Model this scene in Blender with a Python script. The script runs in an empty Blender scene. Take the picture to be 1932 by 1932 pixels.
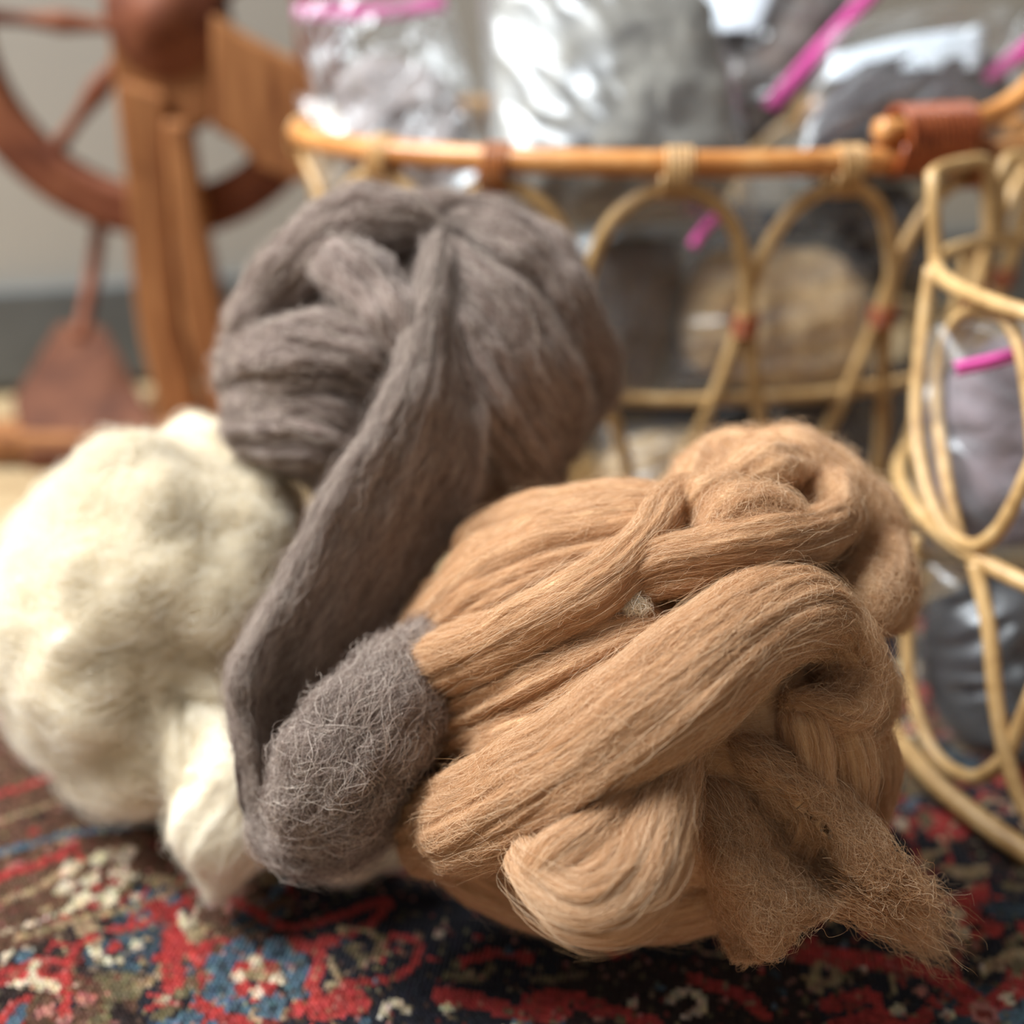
import bpy, math
import numpy as np
from mathutils import Vector

# ------------------------------------------------------------------ camera, world, light, exposure
scene = bpy.context.scene
COL = scene.collection
W = 1932.0
FPX = 2071.0                      # focal length in pixels of the 1932 px frame
CAM_H = 0.36
PITCH = math.radians(25.0)

cam_data = bpy.data.cameras.new('camera')
cam_data.sensor_width = 36.0
cam_data.lens = 36.0 * FPX / W
cam_data.clip_start = 0.01
cam_data.dof.use_dof = True
cam_data.dof.focus_distance = 0.36
cam_data.dof.aperture_fstop = 3.1
cam = bpy.data.objects.new('camera', cam_data)
cam.location = (0, 0, CAM_H)
cam.rotation_euler = (math.pi / 2 - PITCH, 0, 0)
COL.objects.link(cam)
scene.camera = cam

world = bpy.data.worlds.new('world')
scene.world = world
world.use_nodes = True
world.node_tree.nodes['Background'].inputs['Color'].default_value = (1.0, 0.97, 0.93, 1)
world.node_tree.nodes['Background'].inputs['Strength'].default_value = 0.27

def area(name, loc, target, sx, sy, power, color):
    d = bpy.data.lights.new(name, 'AREA')
    d.shape = 'RECTANGLE'; d.size = sx; d.size_y = sy
    d.energy = power; d.color = color
    o = bpy.data.objects.new(name, d)
    o.location = loc
    o.rotation_euler = (Vector(target) - Vector(loc)).to_track_quat('-Z', 'Y').to_euler()
    COL.objects.link(o)
    return o

# daylight from a tall window on the left of the room
area('window_daylight', (-1.15, 0.60, 1.68), (0.05, 0.5, 0.1), 1.0, 1.3, 146.0, (0.93, 0.97, 1.0))

scene.view_settings.view_transform = 'Standard'
scene.view_settings.look = 'None'
scene.view_settings.exposure = -0.18
scene.view_settings.gamma = 1.0
scene.view_settings.use_curve_mapping = False

# ------------------------------------------------------------------ pixel helpers (a pixel gives a direction only)
CP, SP = math.cos(PITCH), math.sin(PITCH)
CAMP = np.array([0, 0, CAM_H])

def ray(px, py):
    xr = (px - 966.0) / FPX; v = (py - 966.0) / FPX
    return np.array([xr, CP - v * SP, -SP - v * CP])      # depth along the axis = 1

def at_depth(px, py, zc): return CAMP + ray(px, py) * zc
def at_y(px, py, Y): d = ray(px, py); return CAMP + d * (Y / d[1])
def at_z(px, py, z): d = ray(px, py); return CAMP + d * ((z - CAM_H) / d[2])

class Ball:
    def __init__(s, px, py, zc, r):
        s.c = at_depth(px, py, zc); s.r = np.array(r, float)
    def pt(s, px, py, lift=0.0, far=False):
        R = s.r + lift
        o = (CAMP - s.c) / R; d = ray(px, py) / R
        a = d @ d; b = o @ d; c = o @ o - 1
        q = b * b - a * c
        if q > 0:
            t = (-b + math.sqrt(q)) / a if far else (-b - math.sqrt(q)) / a
            return CAMP + ray(px, py) * t
        t = -b / a
        p = o + d * t
        p = p / np.linalg.norm(p)
        # keep on the ray's side: blend surface point with the ray point
        return 0.35 * (s.c + p * R) + 0.65 * (CAMP + ray(px, py) * t)

# ------------------------------------------------------------------ numpy noise
def _hash(ix, iy, iz, seed):
    h = (ix * 374761393 + iy * 668265263 + iz * 2147483647 + seed * 1274126177) & 0xFFFFFFFF
    h = ((h ^ (h >> 13)) * 1274126177) & 0xFFFFFFFF
    h = h ^ (h >> 16)
    return (h & 0xFFFF) / 32767.5 - 1.0

def noise(p, seed=0):
    p = np.asarray(p, float)
    i = np.floor(p).astype(np.int64); f = p - i
    f = f * f * f * (f * (f * 6 - 15) + 10)
    x, y, z = i[..., 0], i[..., 1], i[..., 2]
    fx, fy, fz = f[..., 0], f[..., 1], f[..., 2]
    r = 0
    for dx in (0, 1):
        wx = fx if dx else 1 - fx
        for dy in (0, 1):
            wy = fy if dy else 1 - fy
            for dz in (0, 1):
                wz = fz if dz else 1 - fz
                r = r + wx * wy * wz * _hash(x + dx, y + dy, z + dz, seed)
    return r

def fbm(p, seed=0, octv=3, gain=0.5):
    a, s, r = 1.0, 1.0, 0
    for k in range(octv):
        r = r + a * noise(p * s + 17.3 * k, seed + k)
        a *= gain; s *= 2.03
    return r

# ------------------------------------------------------------------ object helpers
def link(name, data, mat=None, parent=None):
    o = bpy.data.objects.new(name, data)
    COL.objects.link(o)
    if mat is not None: data.materials.append(mat)
    if parent is not None: o.parent = parent
    return o

def tag(o, label=None, cat=None, group=None, kind=None):
    if label: o['label'] = label
    if cat: o['category'] = cat
    if group: o['group'] = group
    if kind: o['kind'] = kind
    return o

def thing(name, label, cat, group=None, loc=(0, 0, 0)):
    o = bpy.data.objects.new(name, None)
    o.empty_display_size = 0.02
    COL.objects.link(o)
    o.location = loc
    return tag(o, label, cat, group)

def mesh(name, V, F, mat, parent=None, smooth=True):
    me = bpy.data.meshes.new(name)
    V = np.asarray(V, float)
    if parent is not None: V = V - np.array(parent_origin(parent))
    me.from_pydata(V.tolist(), [], [tuple(int(i) for i in f) for f in F])
    if smooth: me.polygons.foreach_set('use_smooth', [True] * len(me.polygons))
    me.update()
    return link(name, me, mat, parent)

def parent_origin(p):
    l = np.array(p.location)
    while p.parent is not None:
        p = p.parent; l = l + np.array(p.location)
    return l

def fast_mesh(name, V, Q, mat, parent=None, smooth=True):
    """V (n,3), Q (m,4) quads, fast path."""
    V = np.asarray(V, np.float32).reshape(-1, 3)
    if parent is not None: V = V - np.array(parent_origin(parent), np.float32)
    Q = np.asarray(Q, np.int32)
    me = bpy.data.meshes.new(name)
    m, k = Q.shape
    me.vertices.add(len(V)); me.vertices.foreach_set('co', np.ascontiguousarray(V, np.float32).ravel())
    me.loops.add(m * k); me.loops.foreach_set('vertex_index', Q.ravel())
    me.polygons.add(m)
    me.polygons.foreach_set('loop_start', np.arange(0, m * k, k, dtype=np.int32))
    me.polygons.foreach_set('use_smooth', np.full(m, smooth))
    me.update(calc_edges=True); me.validate()
    return link(name, me, mat, parent)

def grid_quads(nu, nv, close_v=False, close_u=False):
    a = np.arange(nu * nv).reshape(nu, nv)
    b = np.concatenate([a, a[:, :1]], 1) if close_v else a
    if close_u: b = np.concatenate([b, b[:1]], 0)
    return np.stack([b[:-1, :-1], b[1:, :-1], b[1:, 1:], b[:-1, 1:]], -1).reshape(-1, 4)

def catmull(P, n):
    """P (k,d) control -> (n,d) along roughly even arc length of the first three columns"""
    P = np.asarray(P, float)
    k = len(P)
    A = np.vstack([2 * P[0] - P[1], P, 2 * P[-1] - P[-2]])
    def ev(t):
        i = np.clip(np.floor(t).astype(int), 0, k - 2); f = (t - i)[:, None]
        p0, p1, p2, p3 = A[i], A[i + 1], A[i + 2], A[i + 3]
        return 0.5 * (2 * p1 + (p2 - p0) * f + (2 * p0 - 5 * p1 + 4 * p2 - p3) * f ** 2 + (3 * p1 - p0 - 3 * p2 + p3) * f ** 3)
    t = np.linspace(0, k - 1, 400)
    E = ev(t)
    s = np.concatenate([[0], np.cumsum(np.linalg.norm(np.diff(E[:, :3], axis=0), axis=1))])
    return ev(np.interp(np.linspace(0, s[-1], n), s, t))

def nrm(a): return a / np.maximum(np.linalg.norm(a, axis=-1, keepdims=True), 1e-12)

def surf_normals(S, close_v):
    du = np.gradient(S, axis=0)
    if close_v: dv = np.roll(S, -1, 1) - np.roll(S, 1, 1)
    else: dv = np.gradient(S, axis=1)
    return nrm(np.cross(dv, du))

# ------------------------------------------------------------------ tube (canes, rods)
def tube_data(P, r, nv=10, closed=False):
    P = np.asarray(P, float)
    n = len(P)
    r = np.broadcast_to(np.asarray(r, float), (n,))
    T = nrm(np.roll(P, -1, 0) - np.roll(P, 1, 0)) if closed else nrm(np.gradient(P, axis=0))
    up = np.array([0, 0, 1.0]) if abs(T[0][2]) < 0.9 else np.array([1.0, 0, 0])
    A = np.zeros_like(P); a = nrm(np.cross(T[0], up))
    for i in range(n):
        a = nrm(a - T[i] * (a @ T[i])); A[i] = a
    B = np.cross(T, A)
    th = np.linspace(0, 2 * np.pi, nv, endpoint=False)
    S = P[:, None] + r[:, None, None] * (A[:, None] * np.cos(th)[None, :, None] + B[:, None] * np.sin(th)[None, :, None])
    V = S.reshape(-1, 3)
    Q = grid_quads(n, nv, True, closed)
    if not closed:
        V = np.vstack([V, P[0], P[-1]])
        c0, c1 = n * nv, n * nv + 1
        i = np.arange(nv); j = (i + 1) % nv
        Q = np.vstack([Q, np.stack([np.full(nv, c0), i, j, j], -1)[:, :4]]) if False else Q
        caps = [(c0, int(a), int(b)) for a, b in zip(i, j)] + [(c1, int((n - 1) * nv + b), int((n - 1) * nv + a)) for a, b in zip(i, j)]
        return V, [tuple(q) for q in Q] + caps
    return V, [tuple(q) for q in Q]

def tube(name, P, r, mat, parent=None, nv=10, closed=False, n=None):
    if n: P = catmull(P, n)
    V, F = tube_data(P, r, nv, closed)
    return mesh(name, V, F, mat, parent)

# ------------------------------------------------------------------ wool strands
def sweep(C, ref, nu=220, nv=72, ridge=0.0018, rf=5.0, lump=0.002, seed=0, taper=0.12):
    """C rows: x,y,z, halfwidth(m), halfthick(m). ref: centre the flat side turns away from.
    returns S (nu,nv,3), N"""
    C = catmull(C, nu)
    P, w, t = C[:, :3], C[:, 3], C[:, 4]
    T = nrm(np.gradient(P, axis=0))
    Nn = P - np.asarray(ref)[None]
    Nn = nrm(Nn - T * np.sum(Nn * T, 1, keepdims=True))
    for _ in range(12):
        Nn = nrm(0.25 * np.roll(Nn, 1, 0) * 1 + 0.5 * Nn + 0.25 * np.roll(Nn, -1, 0)) if False else Nn
    B = nrm(np.cross(T, Nn))
    u = np.linspace(0, 1, nu)
    e = np.minimum(1, np.minimum(u, 1 - u) / taper)
    e = np.sqrt(np.clip(1 - (1 - e) ** 2, 0.02, 1))
    th = np.linspace(0, 2 * np.pi, nv, endpoint=False)
    cx, sx = np.cos(th), np.sin(th)
    S = P[:, None] + (w * e)[:, None, None] * cx[None, :, None] * B[:, None] + (t * e)[:, None, None] * sx[None, :, None] * Nn[:, None]
    N = nrm(cx[None, :, None] * B[:, None] / w[:, None, None] + sx[None, :, None] * Nn[:, None] / t[:, None, None])
    L = np.sum(np.linalg.norm(np.diff(P, axis=0), axis=1))
    q = np.stack(np.broadcast_arrays(cx[None] * rf, sx[None] * rf, (u * L * 14)[:, None]), -1)
    g = fbm(q, seed, 4, 0.62)
    g = np.where(g > 0, g * 0.6, g * 1.1)
    g2 = fbm(S * 38.0, seed + 50, 2)
    S = S + N * (ridge * g + lump * g2)[..., None] * e[:, None, None]
    return S, surf_fix(S, N)

def surf_fix(S, N0):
    N = surf_normals(S, True)
    s = np.sign(np.sum(N * N0, -1, keepdims=True)); s[s == 0] = 1
    return nrm(N * s + 0.3 * N0)

def strand_mesh(name, S, mat, parent):
    nu, nv = S.shape[:2]
    V = S.reshape(-1, 3)
    Q = grid_quads(nu, nv, True)
    caps = []
    for row in (0, nu - 1):
        r = row * nv + np.arange(nv)
        h = nv // 2
        for k in range(h - 1):
            caps.append((r[k], r[k + 1], r[nv - 2 - k], r[nv - 1 - k]))
    Q = np.vstack([Q, np.array(caps)])
    return fast_mesh(name, V, Q, mat, parent)

FIB = {}
def fibers(key, S, N, closed, count, length, rng, crimp=0.0004, cfreq=3.0, h0=0.0002, h1=0.0008, fly=0.08, flyh=0.006,
           drift=0.02, npts=9, radius=0.000042, urange=(0, 1), vrange=(0, 1)):
    nu, nv = S.shape[:2]
    arc = np.mean(np.sum(np.linalg.norm(np.diff(S, axis=0), axis=2), 0))
    L = length * rng.uniform(0.5, 1.5, count) / max(arc, 1e-4)
    u0 = rng.uniform(*urange, count); v0 = rng.uniform(*vrange, count)
    t = np.linspace(-0.5, 0.5, npts)[None]
    sgn = rng.choice([-1, 1], count)[:, None]
    u = u0[:, None] + L[:, None] * t * sgn
    v = v0[:, None] + drift * rng.normal(0, 1, (count, 1)) * t * 2 + 0.35 * drift * np.sin(t * 6 + rng.uniform(0, 6, (count, 1)))
    u = np.clip(u, 0.002, 0.998) * (nu - 1)
    v = (np.mod(v, 1.0) * nv) if closed else np.clip(v, 0.002, 0.998) * (nv - 1)
    iu = np.floor(u).astype(int); fu = (u - iu)[..., None]; iu1 = np.minimum(iu + 1, nu - 1)
    iv = np.floor(v).astype(int); fv = (v - iv)[..., None]
    if closed: iv = iv % nv; iv1 = (iv + 1) % nv
    else: iv1 = np.minimum(iv + 1, nv - 1)
    def samp(A): return (A[iu, iv] * (1 - fu) + A[iu1, iv] * fu) * (1 - fv) + (A[iu, iv1] * (1 - fu) + A[iu1, iv1] * fu) * fv
    P = samp(S); Nn = nrm(samp(N))
    h = rng.uniform(h0, h1, (count, 1)) * np.ones_like(t)
    isfly = rng.random(count) < fly
    h = h + np.where(isfly, rng.uniform(0.15, 1.0, count) * flyh, 0)[:, None] * (t + 0.5) ** 1.6
    P = P + Nn * h[..., None]
    ph = rng.uniform(0, 2 * np.pi, (count, 1, 3)); fr = cfreq * rng.uniform(0.5, 1.5, (count, 1, 3))
    am = crimp * rng.uniform(0.3, 1.5, (count, 1, 1))
    P = P + am * np.sin(2 * np.pi * fr * t[..., None] + ph) * (0.35 + 0.65 * (1 - 0.7 * np.abs(np.sum(nrm(np.gradient(P, axis=1)) * 1, -1, keepdims=True) * 0)))
    rad = radius * rng.uniform(0.6, 1.3, (count, 1)) * (1 - 0.75 * np.abs(2 * t) ** 3)
    FIB.setdefault(key, []).append((P.astype(np.float32), rad.astype(np.float32)))

def flush_fibers(key, name, mat, parent, label=None):
    blocks = FIB.pop(key)
    sizes, pos, rad = [], [], []
    for P, r in blocks:
        sizes += [P.shape[1]] * P.shape[0]
        pos.append(P.reshape(-1, 3)); rad.append(r.reshape(-1))
    hc = bpy.data.hair_curves.new(name)
    hc.add_curves(sizes)
    pos = np.vstack(pos) - np.array(parent_origin(parent), np.float32)
    hc.attributes['position'].data.foreach_set('vector', np.ascontiguousarray(pos, np.float32).ravel())
    ra = hc.attributes.get('radius') or hc.attributes.new('radius', 'FLOAT', 'POINT')
    ra.data.foreach_set('value', np.concatenate(rad))
    o = link(name, hc, mat, parent)
    o['kind'] = 'stuff'
    if label: o['label'] = label
    return o

def patch(ctrl, nu, nv):
    """ctrl (a,b,3) -> smooth surface (nu,nv,3)"""
    A = np.stack([catmull_u(ctrl[:, j], nu) for j in range(ctrl.shape[1])], 1)
    return np.stack([catmull_u(A[i], nv) for i in range(nu)], 0)

def catmull_u(P, n):
    P = np.asarray(P, float); k = len(P)
    A = np.vstack([2 * P[0] - P[1], P, 2 * P[-1] - P[-2]])
    t = np.linspace(0, k - 1, n)
    i = np.clip(np.floor(t).astype(int), 0, k - 2); f = (t - i)[:, None]
    p0, p1, p2, p3 = A[i], A[i + 1], A[i + 2], A[i + 3]
    return 0.5 * (2 * p1 + (p2 - p0) * f + (2 * p0 - 5 * p1 + 4 * p2 - p3) * f ** 2 + (3 * p1 - p0 - 3 * p2 + p3) * f ** 3)

def sheet_mesh(name, S, N, thick, mat, parent):
    """closed slab: front S, back S - N*thick, thin at the rim"""
    nu, nv = S.shape[:2]
    uu = np.linspace(0, 1, nu)[:, None]; vv = np.linspace(0, 1, nv)[None]
    e = np.clip(np.minimum(np.minimum(uu, 1 - uu) * 8, np.minimum(vv, 1 - vv) * 6), 0.06, 1) ** 0.5
    Bk = S - N * (thick * e)[..., None]
    Q1 = grid_quads(nu, nv); n = nu * nv
    Q2 = Q1[:, ::-1] + n
    a = np.arange(n).reshape(nu, nv)
    ring = np.concatenate([a[0, :], a[1:, -1], a[-1, -2::-1], a[-2:0:-1, 0]])
    r2 = np.roll(ring, -1)
    Q3 = np.stack([ring, r2, r2 + n, ring + n], -1)
    return fast_mesh(name, np.vstack([S.reshape(-1, 3), Bk.reshape(-1, 3)]), np.vstack([Q1, Q2, Q3]), mat, parent)

# ------------------------------------------------------------------ materials
def srgb(r, g, b):
    f = lambda c: (c / 255 / 12.92) if c / 255 <= 0.04045 else ((c / 255 + 0.055) / 1.055) ** 2.4
    return (f(r), f(g), f(b), 1.0)

def new_mat(name):
    m = bpy.data.materials.new(name); m.use_nodes = True
    nt = m.node_tree
    return m, nt, nt.nodes['Principled BSDF']

def ramp(nt, fac, stops):
    r = nt.nodes.new('ShaderNodeValToRGB')
    e = r.color_ramp.elements
    while len(e) > 1: e.remove(e[-1])
    e[0].position, e[0].color = stops[0]
    for p, c in stops[1:]:
        x = e.new(p); x.color = c
    nt.links.new(fac, r.inputs['Fac'])
    return r.outputs['Color']

def noise_node(nt, scale, detail=4, rough=0.55, vec=None, dist=0.0):
    n = nt.nodes.new('ShaderNodeTexNoise')
    n.inputs['Scale'].default_value = scale; n.inputs['Detail'].default_value = detail
    n.inputs['Roughness'].default_value = rough; n.inputs['Distortion'].default_value = dist
    if vec is not None: nt.links.new(vec, n.inputs['Vector'])
    return n.outputs['Fac']

def obj_coord(nt, scale=(1, 1, 1), rot=(0, 0, 0)):
    tc = nt.nodes.new('ShaderNodeTexCoord'); mp = nt.nodes.new('ShaderNodeMapping')
    mp.inputs['Scale'].default_value = scale; mp.inputs['Rotation'].default_value = rot
    nt.links.new(tc.outputs['Object'], mp.inputs['Vector'])
    return mp.outputs['Vector']

def bump(nt, bsdf, h, strength, dist):
    b = nt.nodes.new('ShaderNodeBump'); b.inputs['Strength'].default_value = strength; b.inputs['Distance'].default_value = dist
    nt.links.new(h, b.inputs['Height']); nt.links.new(b.outputs['Normal'], bsdf.inputs['Normal'])

def wool_mat(name, dark, mid, light, scale=70, sheen=0.25, bumpd=0.0012):
    m, nt, b = new_mat(name)
    v = obj_coord(nt)
    c = ramp(nt, noise_node(nt, scale, 5, 0.65, v), [(0.25, dark), (0.5, mid), (0.78, light)])
    nt.links.new(c, b.inputs['Base Color'])
    b.inputs['Roughness'].default_value = 0.95
    b.inputs['Specular IOR Level'].default_value = 0.1
    b.inputs['Sheen Weight'].default_value = sheen
    b.inputs['Sheen Roughness'].default_value = 0.6
    bump(nt, b, noise_node(nt, scale * 9, 4, 0.7, v), 0.6, bumpd)
    return m

def fiber_mat(name, dark, mid, light, trans=0.3):
    m, nt, b = new_mat(name)
    hi = nt.nodes.new('ShaderNodeHairInfo')
    c = ramp(nt, hi.outputs['Random'], [(0.0, dark), (0.45, mid), (1.0, light)])
    nt.links.new(c, b.inputs['Base Color'])
    b.inputs['Roughness'].default_value = 0.55
    b.inputs['Specular IOR Level'].default_value = 0.35
    tr = nt.nodes.new('ShaderNodeBsdfTranslucent'); nt.links.new(c, tr.inputs['Color'])
    mx = nt.nodes.new('ShaderNodeMixShader'); mx.inputs['Fac'].default_value = trans
    nt.links.new(b.outputs[0], mx.inputs[1]); nt.links.new(tr.outputs[0], mx.inputs[2])
    nt.links.new(mx.outputs[0], nt.nodes['Material Output'].inputs['Surface'])
    return m

def wood_mat(name, dark, mid, light, stretch=(14, 14, 2), rough=0.4, scale=6):
    m, nt, b = new_mat(name)
    v = obj_coord(nt, stretch)
    f = noise_node(nt, scale, 6, 0.6, v, 0.6)
    nt.links.new(ramp(nt, f, [(0.28, dark), (0.5, mid), (0.75, light)]), b.inputs['Base Color'])
    b.inputs['Roughness'].default_value = rough
    bump(nt, b, f, 0.15, 0.002)
    return m

M = {}
M['tan'] = wool_mat('tan_wool', srgb(174, 130, 88), srgb(202, 160, 117), srgb(220, 185, 146), 60)
M['tan_f'] = fiber_mat('tan_fiber', srgb(186, 141, 98), srgb(217, 178, 137), srgb(244, 219, 186))
M['grey'] = wool_mat('grey_wool', srgb(92, 74, 67), srgb(130, 110, 101), srgb(172, 153, 143), 70)
M['grey_f'] = fiber_mat('grey_fiber', srgb(100, 82, 74), srgb(164, 145, 135), srgb(238, 224, 210), 0.25)
M['white'] = wool_mat('cream_wool', srgb(234, 217, 186), srgb(242, 231, 208), srgb(248, 242, 228), 30)
M['white_f'] = fiber_mat('cream_fiber', srgb(238, 224, 196), srgb(246, 238, 220), srgb(252, 249, 240), 0.4)
M['cane'] = wood_mat('pale_rattan', srgb(160, 122, 74), srgb(198, 160, 106), srgb(216, 183, 134), (60, 60, 60), 0.42, 1.2)
M['cane_rim'] = wood_mat('honey_rattan', srgb(168, 102, 48), srgb(204, 138, 76), srgb(222, 166, 106), (40, 40, 40), 0.32, 1.0)
M['wrap'] = wood_mat('brown_binding', srgb(120, 66, 30), srgb(166, 98, 48), srgb(188, 124, 70), (90, 90, 90), 0.4, 1.5)
M['wrap_pale'] = wood_mat('pale_binding', srgb(170, 128, 76), srgb(200, 158, 104), srgb(216, 180, 128), (90, 90, 90), 0.4, 1.5)
M['wrap_red'] = wood_mat('red_brown_binding', srgb(112, 50, 22), srgb(160, 80, 40), srgb(178, 104, 62), (90, 90, 90), 0.35, 1.5)
M['wood'] = wood_mat('oiled_wood', srgb(104, 60, 34), srgb(146, 96, 58), srgb(174, 122, 78), (10, 10, 2.0), 0.36, 5)
M['wood_red'] = wood_mat('reddish_wood', srgb(84, 44, 30), srgb(116, 66, 44), srgb(138, 86, 58), (8, 8, 8), 0.62, 4)

M['wood_dark'] = wood_mat('dark_wood', srgb(66, 34, 20), srgb(92, 52, 32), srgb(114, 70, 46), (8, 8, 8), 0.6, 4)
M['wood_dark'].node_tree.nodes['Principled BSDF'].inputs['Specular IOR Level'].default_value = 0.12
M['wood_red'].node_tree.nodes['Principled BSDF'].inputs['Specular IOR Level'].default_value = 0.2
M['wood'].node_tree.nodes['Principled BSDF'].inputs['Specular IOR Level'].default_value = 0.35
def film_mat(name, amt=0.3):
    m, nt, b = new_mat(name)
    nt.nodes.remove(b)
    v = obj_coord(nt)
    gl = nt.nodes.new('ShaderNodeBsdfGlossy'); gl.inputs['Roughness'].default_value = 0.34
    gl.inputs['Color'].default_value = (0.95, 0.98, 1, 1)
    tp = nt.nodes.new('ShaderNodeBsdfTransparent'); tp.inputs['Color'].default_value = (0.97, 0.98, 0.98, 1)
    df = nt.nodes.new('ShaderNodeBsdfDiffuse'); df.inputs['Color'].default_value = (0.85, 0.88, 0.92, 1)
    lw = nt.nodes.new('ShaderNodeLayerWeight'); lw.inputs['Blend'].default_value = 0.45
    mt = nt.nodes.new('ShaderNodeMath'); mt.operation = 'MULTIPLY_ADD'
    mt.inputs[1].default_value = 0.28; mt.inputs[2].default_value = amt * 0.17
    mt.use_clamp = True
    nt.links.new(lw.outputs['Facing'], mt.inputs[0])
    m1 = nt.nodes.new('ShaderNodeMixShader'); m1.inputs['Fac'].default_value = 0.045
    nt.links.new(tp.outputs[0], m1.inputs[1]); nt.links.new(df.outputs[0], m1.inputs[2])
    m2 = nt.nodes.new('ShaderNodeMixShader')
    nt.links.new(mt.outputs[0], m2.inputs['Fac']); nt.links.new(m1.outputs[0], m2.inputs[1]); nt.links.new(gl.outputs[0], m2.inputs[2])
    nt.links.new(m2.outputs[0], nt.nodes['Material Output'].inputs['Surface'])
    bp = nt.nodes.new('ShaderNodeBump'); bp.inputs['Strength'].default_value = 0.25; bp.inputs['Distance'].default_value = 0.004
    nt.links.new(noise_node(nt, 9, 2, 0.4, v, 2.0), bp.inputs['Height'])
    return m
M['film'] = film_mat('clear_plastic_film')

def plain(name, col, rough=0.5):
    m, nt, b = new_mat(name)
    v = obj_coord(nt)
    c2 = tuple(min(1, x * 1.12) for x in col[:3]) + (1,)
    c1 = tuple(x * 0.9 for x in col[:3]) + (1,)
    nt.links.new(ramp(nt, noise_node(nt, 30, 3, 0.5, v), [(0.3, c1), (0.7, c2)]), b.inputs['Base Color'])
    b.inputs['Roughness'].default_value = rough
    return m
M['pink'] = plain('pink_zip', srgb(214, 86, 160), 0.45)
M['paper'] = plain('label_paper', srgb(226, 234, 244), 0.6)

def bagwool(name, r, g, b):
    k = lambda s: srgb(min(255, r * s), min(255, g * s), min(255, b * s))
    return wool_mat(name, k(0.72), k(1.0), k(1.2), 45, 0.15)

# ------------------------------------------------------------------ the room
m, nt, b = new_mat('wall_paint')
v = obj_coord(nt)
nt.links.new(ramp(nt, noise_node(nt, 2.5, 4, 0.5, v), [(0.3, srgb(168, 161, 150)), (0.7, srgb(176, 170, 159))]), b.inputs['Base Color'])
b.inputs['Roughness'].default_value = 0.85
bump(nt, b, noise_node(nt, 160, 3, 0.6, v), 0.08, 0.001)
M['wall'] = m
M['skirting'] = plain('skirting_paint', srgb(92, 94, 93), 0.5)
M['floor'] = wood_mat('pale_floor_boards', srgb(142, 118, 86), srgb(170, 146, 110), srgb(188, 166, 132), (3, 22, 3), 0.45, 3)

def box_obj(name, cx, cy, cz, sx, sy, sz, mat, rotz=0.0, parent=None, bev=0.0):
    v = np.array([[x, y, z] for x in (-.5, .5) for y in (-.5, .5) for z in (-.5, .5)]) * [sx, sy, sz]
    c, s = math.cos(rotz), math.sin(rotz)
    R = np.array([[c, -s, 0], [s, c, 0], [0, 0, 1]])
    v = v @ R.T + [cx, cy, cz]
    F = [(0, 1, 3, 2), (4, 6, 7, 5), (0, 4, 5, 1), (2, 3, 7, 6), (0, 2, 6, 4), (1, 5, 7, 3)]
    o = mesh(name, v, F, mat, parent, smooth=False)
    if bev:
        md = o.modifiers.new('bevel', 'BEVEL'); md.width = bev; md.segments = 2
    return o

WROT = math.radians(15)
wx, wy = -0.5, 1.085           # a point on the wall face
cw, sw = math.cos(WROT), math.sin(WROT)
def wallpt(a, off): return (wx + cw * a - sw * off, wy + sw * a + cw * off)
p = wallpt(0.8, 0.06)
tag(box_obj('wall_back', p[0], p[1], 1.2, 4.4, 0.10, 2.44, M['wall'], WROT), kind='structure')
p = wallpt(0.8, 0.0)
tag(box_obj('baseboard_back', p[0], p[1], 0.05, 4.4, 0.02, 0.1, M['skirting'], WROT, bev=0.004), kind='structure')
tag(box_obj('floor', 0.0, 0.9, -0.026, 4.4, 4.0, 0.036, M['floor']), kind='structure')

# ------------------------------------------------------------------ the rug: one knot = one small raised tuft with its own colour
RUG_ROT = math.radians(-9)
def rug_uv(p):
    c, s = math.cos(-RUG_ROT), math.sin(-RUG_ROT)
    return np.array([c * p[0] - s * p[1], s * p[0] + c * p[1]])
def ruv(px, py): return rug_uv(at_z(px, py, 0.0))

K = 0.0021
U0, U1, V0, V1 = -0.85, 0.85, 0.16, 0.66
nu_, nv_ = int((U1 - U0) / K), int((V1 - V0) / K)
gu = U0 + (np.arange(nu_) + .5) * K; gv = V0 + (np.arange(nv_) + .5) * K
GU, GV = np.meshgrid(gu, gv, indexing='ij')
rng = np.random.default_rng(5)
PAL = {k: np.array(srgb(*c)[:3]) for k, c in dict(
    dark=(54, 41, 38), navy=(42, 42, 50), red=(178, 68, 64), brick=(138, 62, 54), blue=(92, 114, 128), teal=(66, 80, 90),
    cream=(216, 202, 176), tan=(170, 148, 116), pink=(190, 132, 120), olive=(122, 108, 80), brown=(110, 80, 62)).items()}
P3 = np.stack([GU, GV, np.zeros_like(GU)], -1)
colr = np.empty(GU.shape + (3,)); colr[:] = PAL['dark']
n1 = fbm(P3 * 11, 3, 2); n2 = fbm(P3 * 26 + 5, 9, 2); n3 = fbm(P3 * 24 + 9, 14, 2); n4 = fbm(P3 * 38 + 3, 21, 2)
def paint(mask, c): colr[mask] = PAL[c]
paint(n1 > 0.12, 'navy'); paint(n1 < -0.42, 'brown')
paint((n4 > 0.30) & (n1 < 0.1), 'olive')
paint((n3 > 0.42), 'teal'); paint(n3 > 0.62, 'blue')
paint(np.abs(n2) < 0.055, 'brick'); paint((np.abs(n2 - 0.02) < 0.034) | (n2 > 0.66), 'red')
paint(np.abs(n3 + 0.22) < 0.035, 'tan')
paint(np.abs(n4 + 0.55) < 0.06, 'red')

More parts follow.
